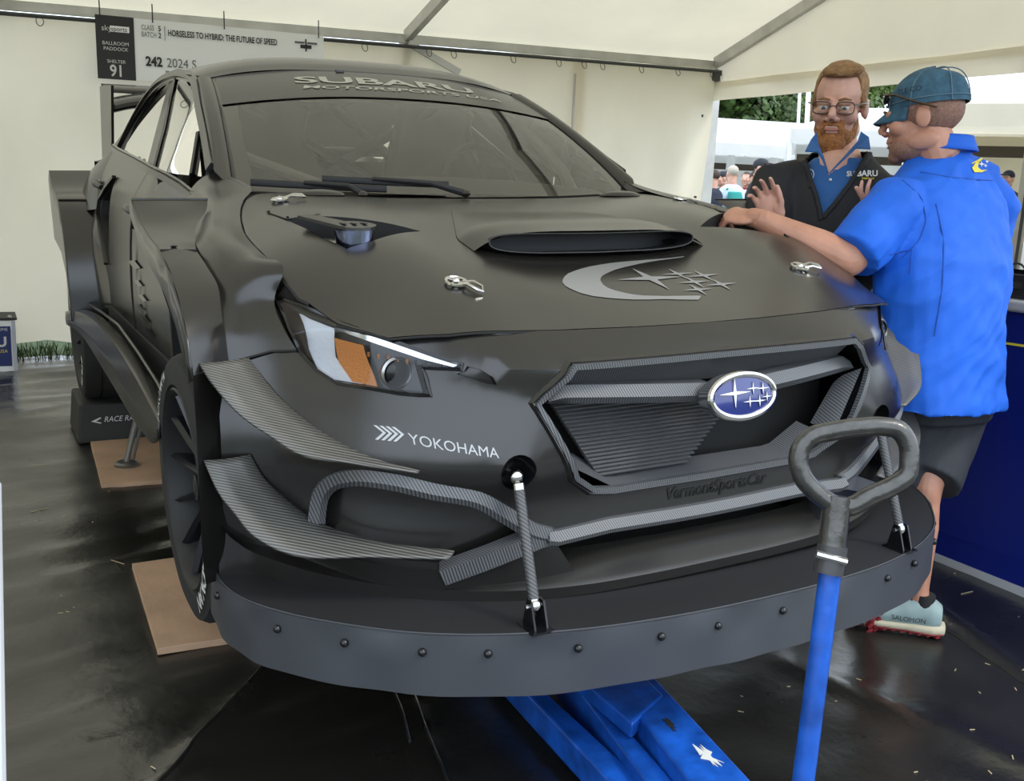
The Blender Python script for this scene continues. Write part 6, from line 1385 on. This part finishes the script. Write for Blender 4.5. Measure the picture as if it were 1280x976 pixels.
# ---------------------------------------------------------------- the crowd outside
def bystander(px, pytop, d, face, shirt, legs, capm, label, skin='skin_fair', bag=None, arm=.3, hairm='hair_dark', short=False):
    """px, pytop: where the crown of the head is seen; d: distance along the ground (y)"""
    tp = at(px, pytop, y=d); H = tp.z; k = H / 1.75; c = Vector((tp.x, tp.y, 0)); e = empty('person', c); tag(e, label, 'person', 'people walking outside the tent')
    F = Vector((math.cos(face), math.sin(face), 0)); L = Vector((-F.y, F.x, 0)); P = lambda l, f, u: c + (L * l + F * f + UP * u) * k
    b = MB(); h = Head(P(0, .02, 1.62), F, UP, k * 1.0); h.skull(b); b.tube([P(0, 0, 1.6), P(0, -.02, 1.42)], .06 * k, 10)
    hands = []
    for q in (-1, 1):
        el = P(q * .27, -.02 + arm * .2, 1.10); wr = P(q * .22, .10 + arm * .55, 1.02 + arm * .45); b.tube([P(q * .19, 0, 1.40), el, wr], [.045 * k, .042 * k, .03 * k], 10); b.sphere(wr + (wr - el).normalized() * .06 * k, (.04 * k, .045 * k, .03 * k), 10, 8)
    for q in (-1, 1): b.tube([P(q * .09, 0, .9), P(q * .10, .02, .48), P(q * .10, 0, .06)], [.07 * k, .055 * k, .04 * k], 10)
    bo_ = remesh('body', b, skin, e, .012, 2)
    for q in (-1, 1): z0 = MB(); z0.sphere(P(q * .10, .05, .0) + UP * .018, (.05, .13, .05), 12, 8, Matrix((L, F, UP)).transposed()); under(z0.build('shoe', 'sock_black'), e, e)
    s_ = MB(); loft(s_, [(P(0, 0, .86), L, F, .19 * k, .13 * k), (P(0, 0, 1.1), L, F, .19 * k, .13 * k), (P(0, 0, 1.3), L, F, .215 * k, .135 * k), (P(0, -.01, 1.42), L, F, .17 * k, .10 * k), (P(0, -.01, 1.48), L, F, .08 * k, .07 * k)], 18)
    for q in (-1, 1): s_.tube([P(q * .17, 0, 1.39), P(q * .25, -.01 + arm * .12, 1.17)], [.075 * k, .07 * k], 12)
    remesh('shirt', s_, shirt, e, .016, 2, wrinkle(.006, 9, seed=px))
    t_ = MB(); loft(t_, [(P(0, 0, .97), L, F, .16 * k, .11 * k), (P(0, 0, .82), L, F, .175 * k, .12 * k)], 16)
    for q in (-1, 1): t_.tube([P(q * .09, 0, .88), P(q * .10, .02, .48), P(q * .10, 0, .5 if short else .07)], [.095 * k, .08 * k, .065 * k], 12)
    remesh('trousers', t_, legs, e, .016, 2)
    hm = MB(); h.ell(hm, 0, -.018, .044, .080, .100, .082); ho = remesh('cap' if capm else 'hair', hm, capm or hairm, e, .010, 1)
    if capm:
        b = MB(); b.add([h.p(-.07, .06, .06), h.p(0, .09, .066), h.p(.07, .06, .06), h.p(.05, .16, .045), h.p(0, .175, .045), h.p(-.05, .16, .045)], [(0, 1, 4, 5), (1, 2, 3, 4)]); q = b.build('cap_peak', capm, None, False); q.parent = ho; q.modifiers.new('t', 'SOLIDIFY').thickness = .01
    else:
        for v in ho.data.vertices:
            w = v.co - h.c
            if w.dot(h.F) > .04 * k and w.dot(h.U) < .075 * k: v.co -= h.F * .05 * k
    if bag:
        g = MB(); loft(g, [(P(0, -.19, .98), L, F, .13 * k, .05 * k), (P(0, -.20, 1.15), L, F, .14 * k, .07 * k), (P(.02, -.18, 1.38), L, F, .10 * k, .05 * k)], 16); q = remesh('rucksack', g, bag, e, .016, 2); under(MB().tube([P(.10, -.12, 1.42), P(.14, .13, 1.30), P(.12, .14, 1.1)], .012 * k, 6).build('bag_strap', bag), q, e)
    return e
V_ = math.atan2(.68, .74)
bystander(917, 206, 9.2, V_ + .5, 'shirt_pale', 'cloth_navy', 'cap_stone', 'person in pale blue shirt and stone cap with teal rucksack, outside the tent', bag='bag_teal', arm=.5)
bystander(893, 211, 9.0, V_ + 1.2, 'cloth_navy', 'shorts_charcoal', None, 'dark-haired person in black shirt beside the tent post', arm=.4)
bystander(905, 213, 10.6, V_ + 2.2, 'cloth_navy', 'cloth_white', 'shorts_charcoal', 'person in dark cap and navy top behind the teal rucksack', arm=.2)
bystander(952, 197, 7.6, V_ - 1.9, 'jacket_black', 'cloth_navy', 'shorts_charcoal', 'person in black cap and jacket beside the bearded person', arm=.6)
bystander(934, 214, 11.5, V_ + 3.0, 'shoe_red', 'cloth_navy', None, 'person in dark red top far outside the tent', arm=.4)
bystander(944, 213, 12.9, V_ - 2.5, 'cloth_navy', 'cloth_navy', None, 'dark-haired person in navy top far outside the tent', arm=.6)
bystander(1262, 212, 8.0, V_ + 2.6, 'cloth_navy', 'cloth_navy', 'cloth_navy', 'person in navy cap behind the right tent post', arm=.3)
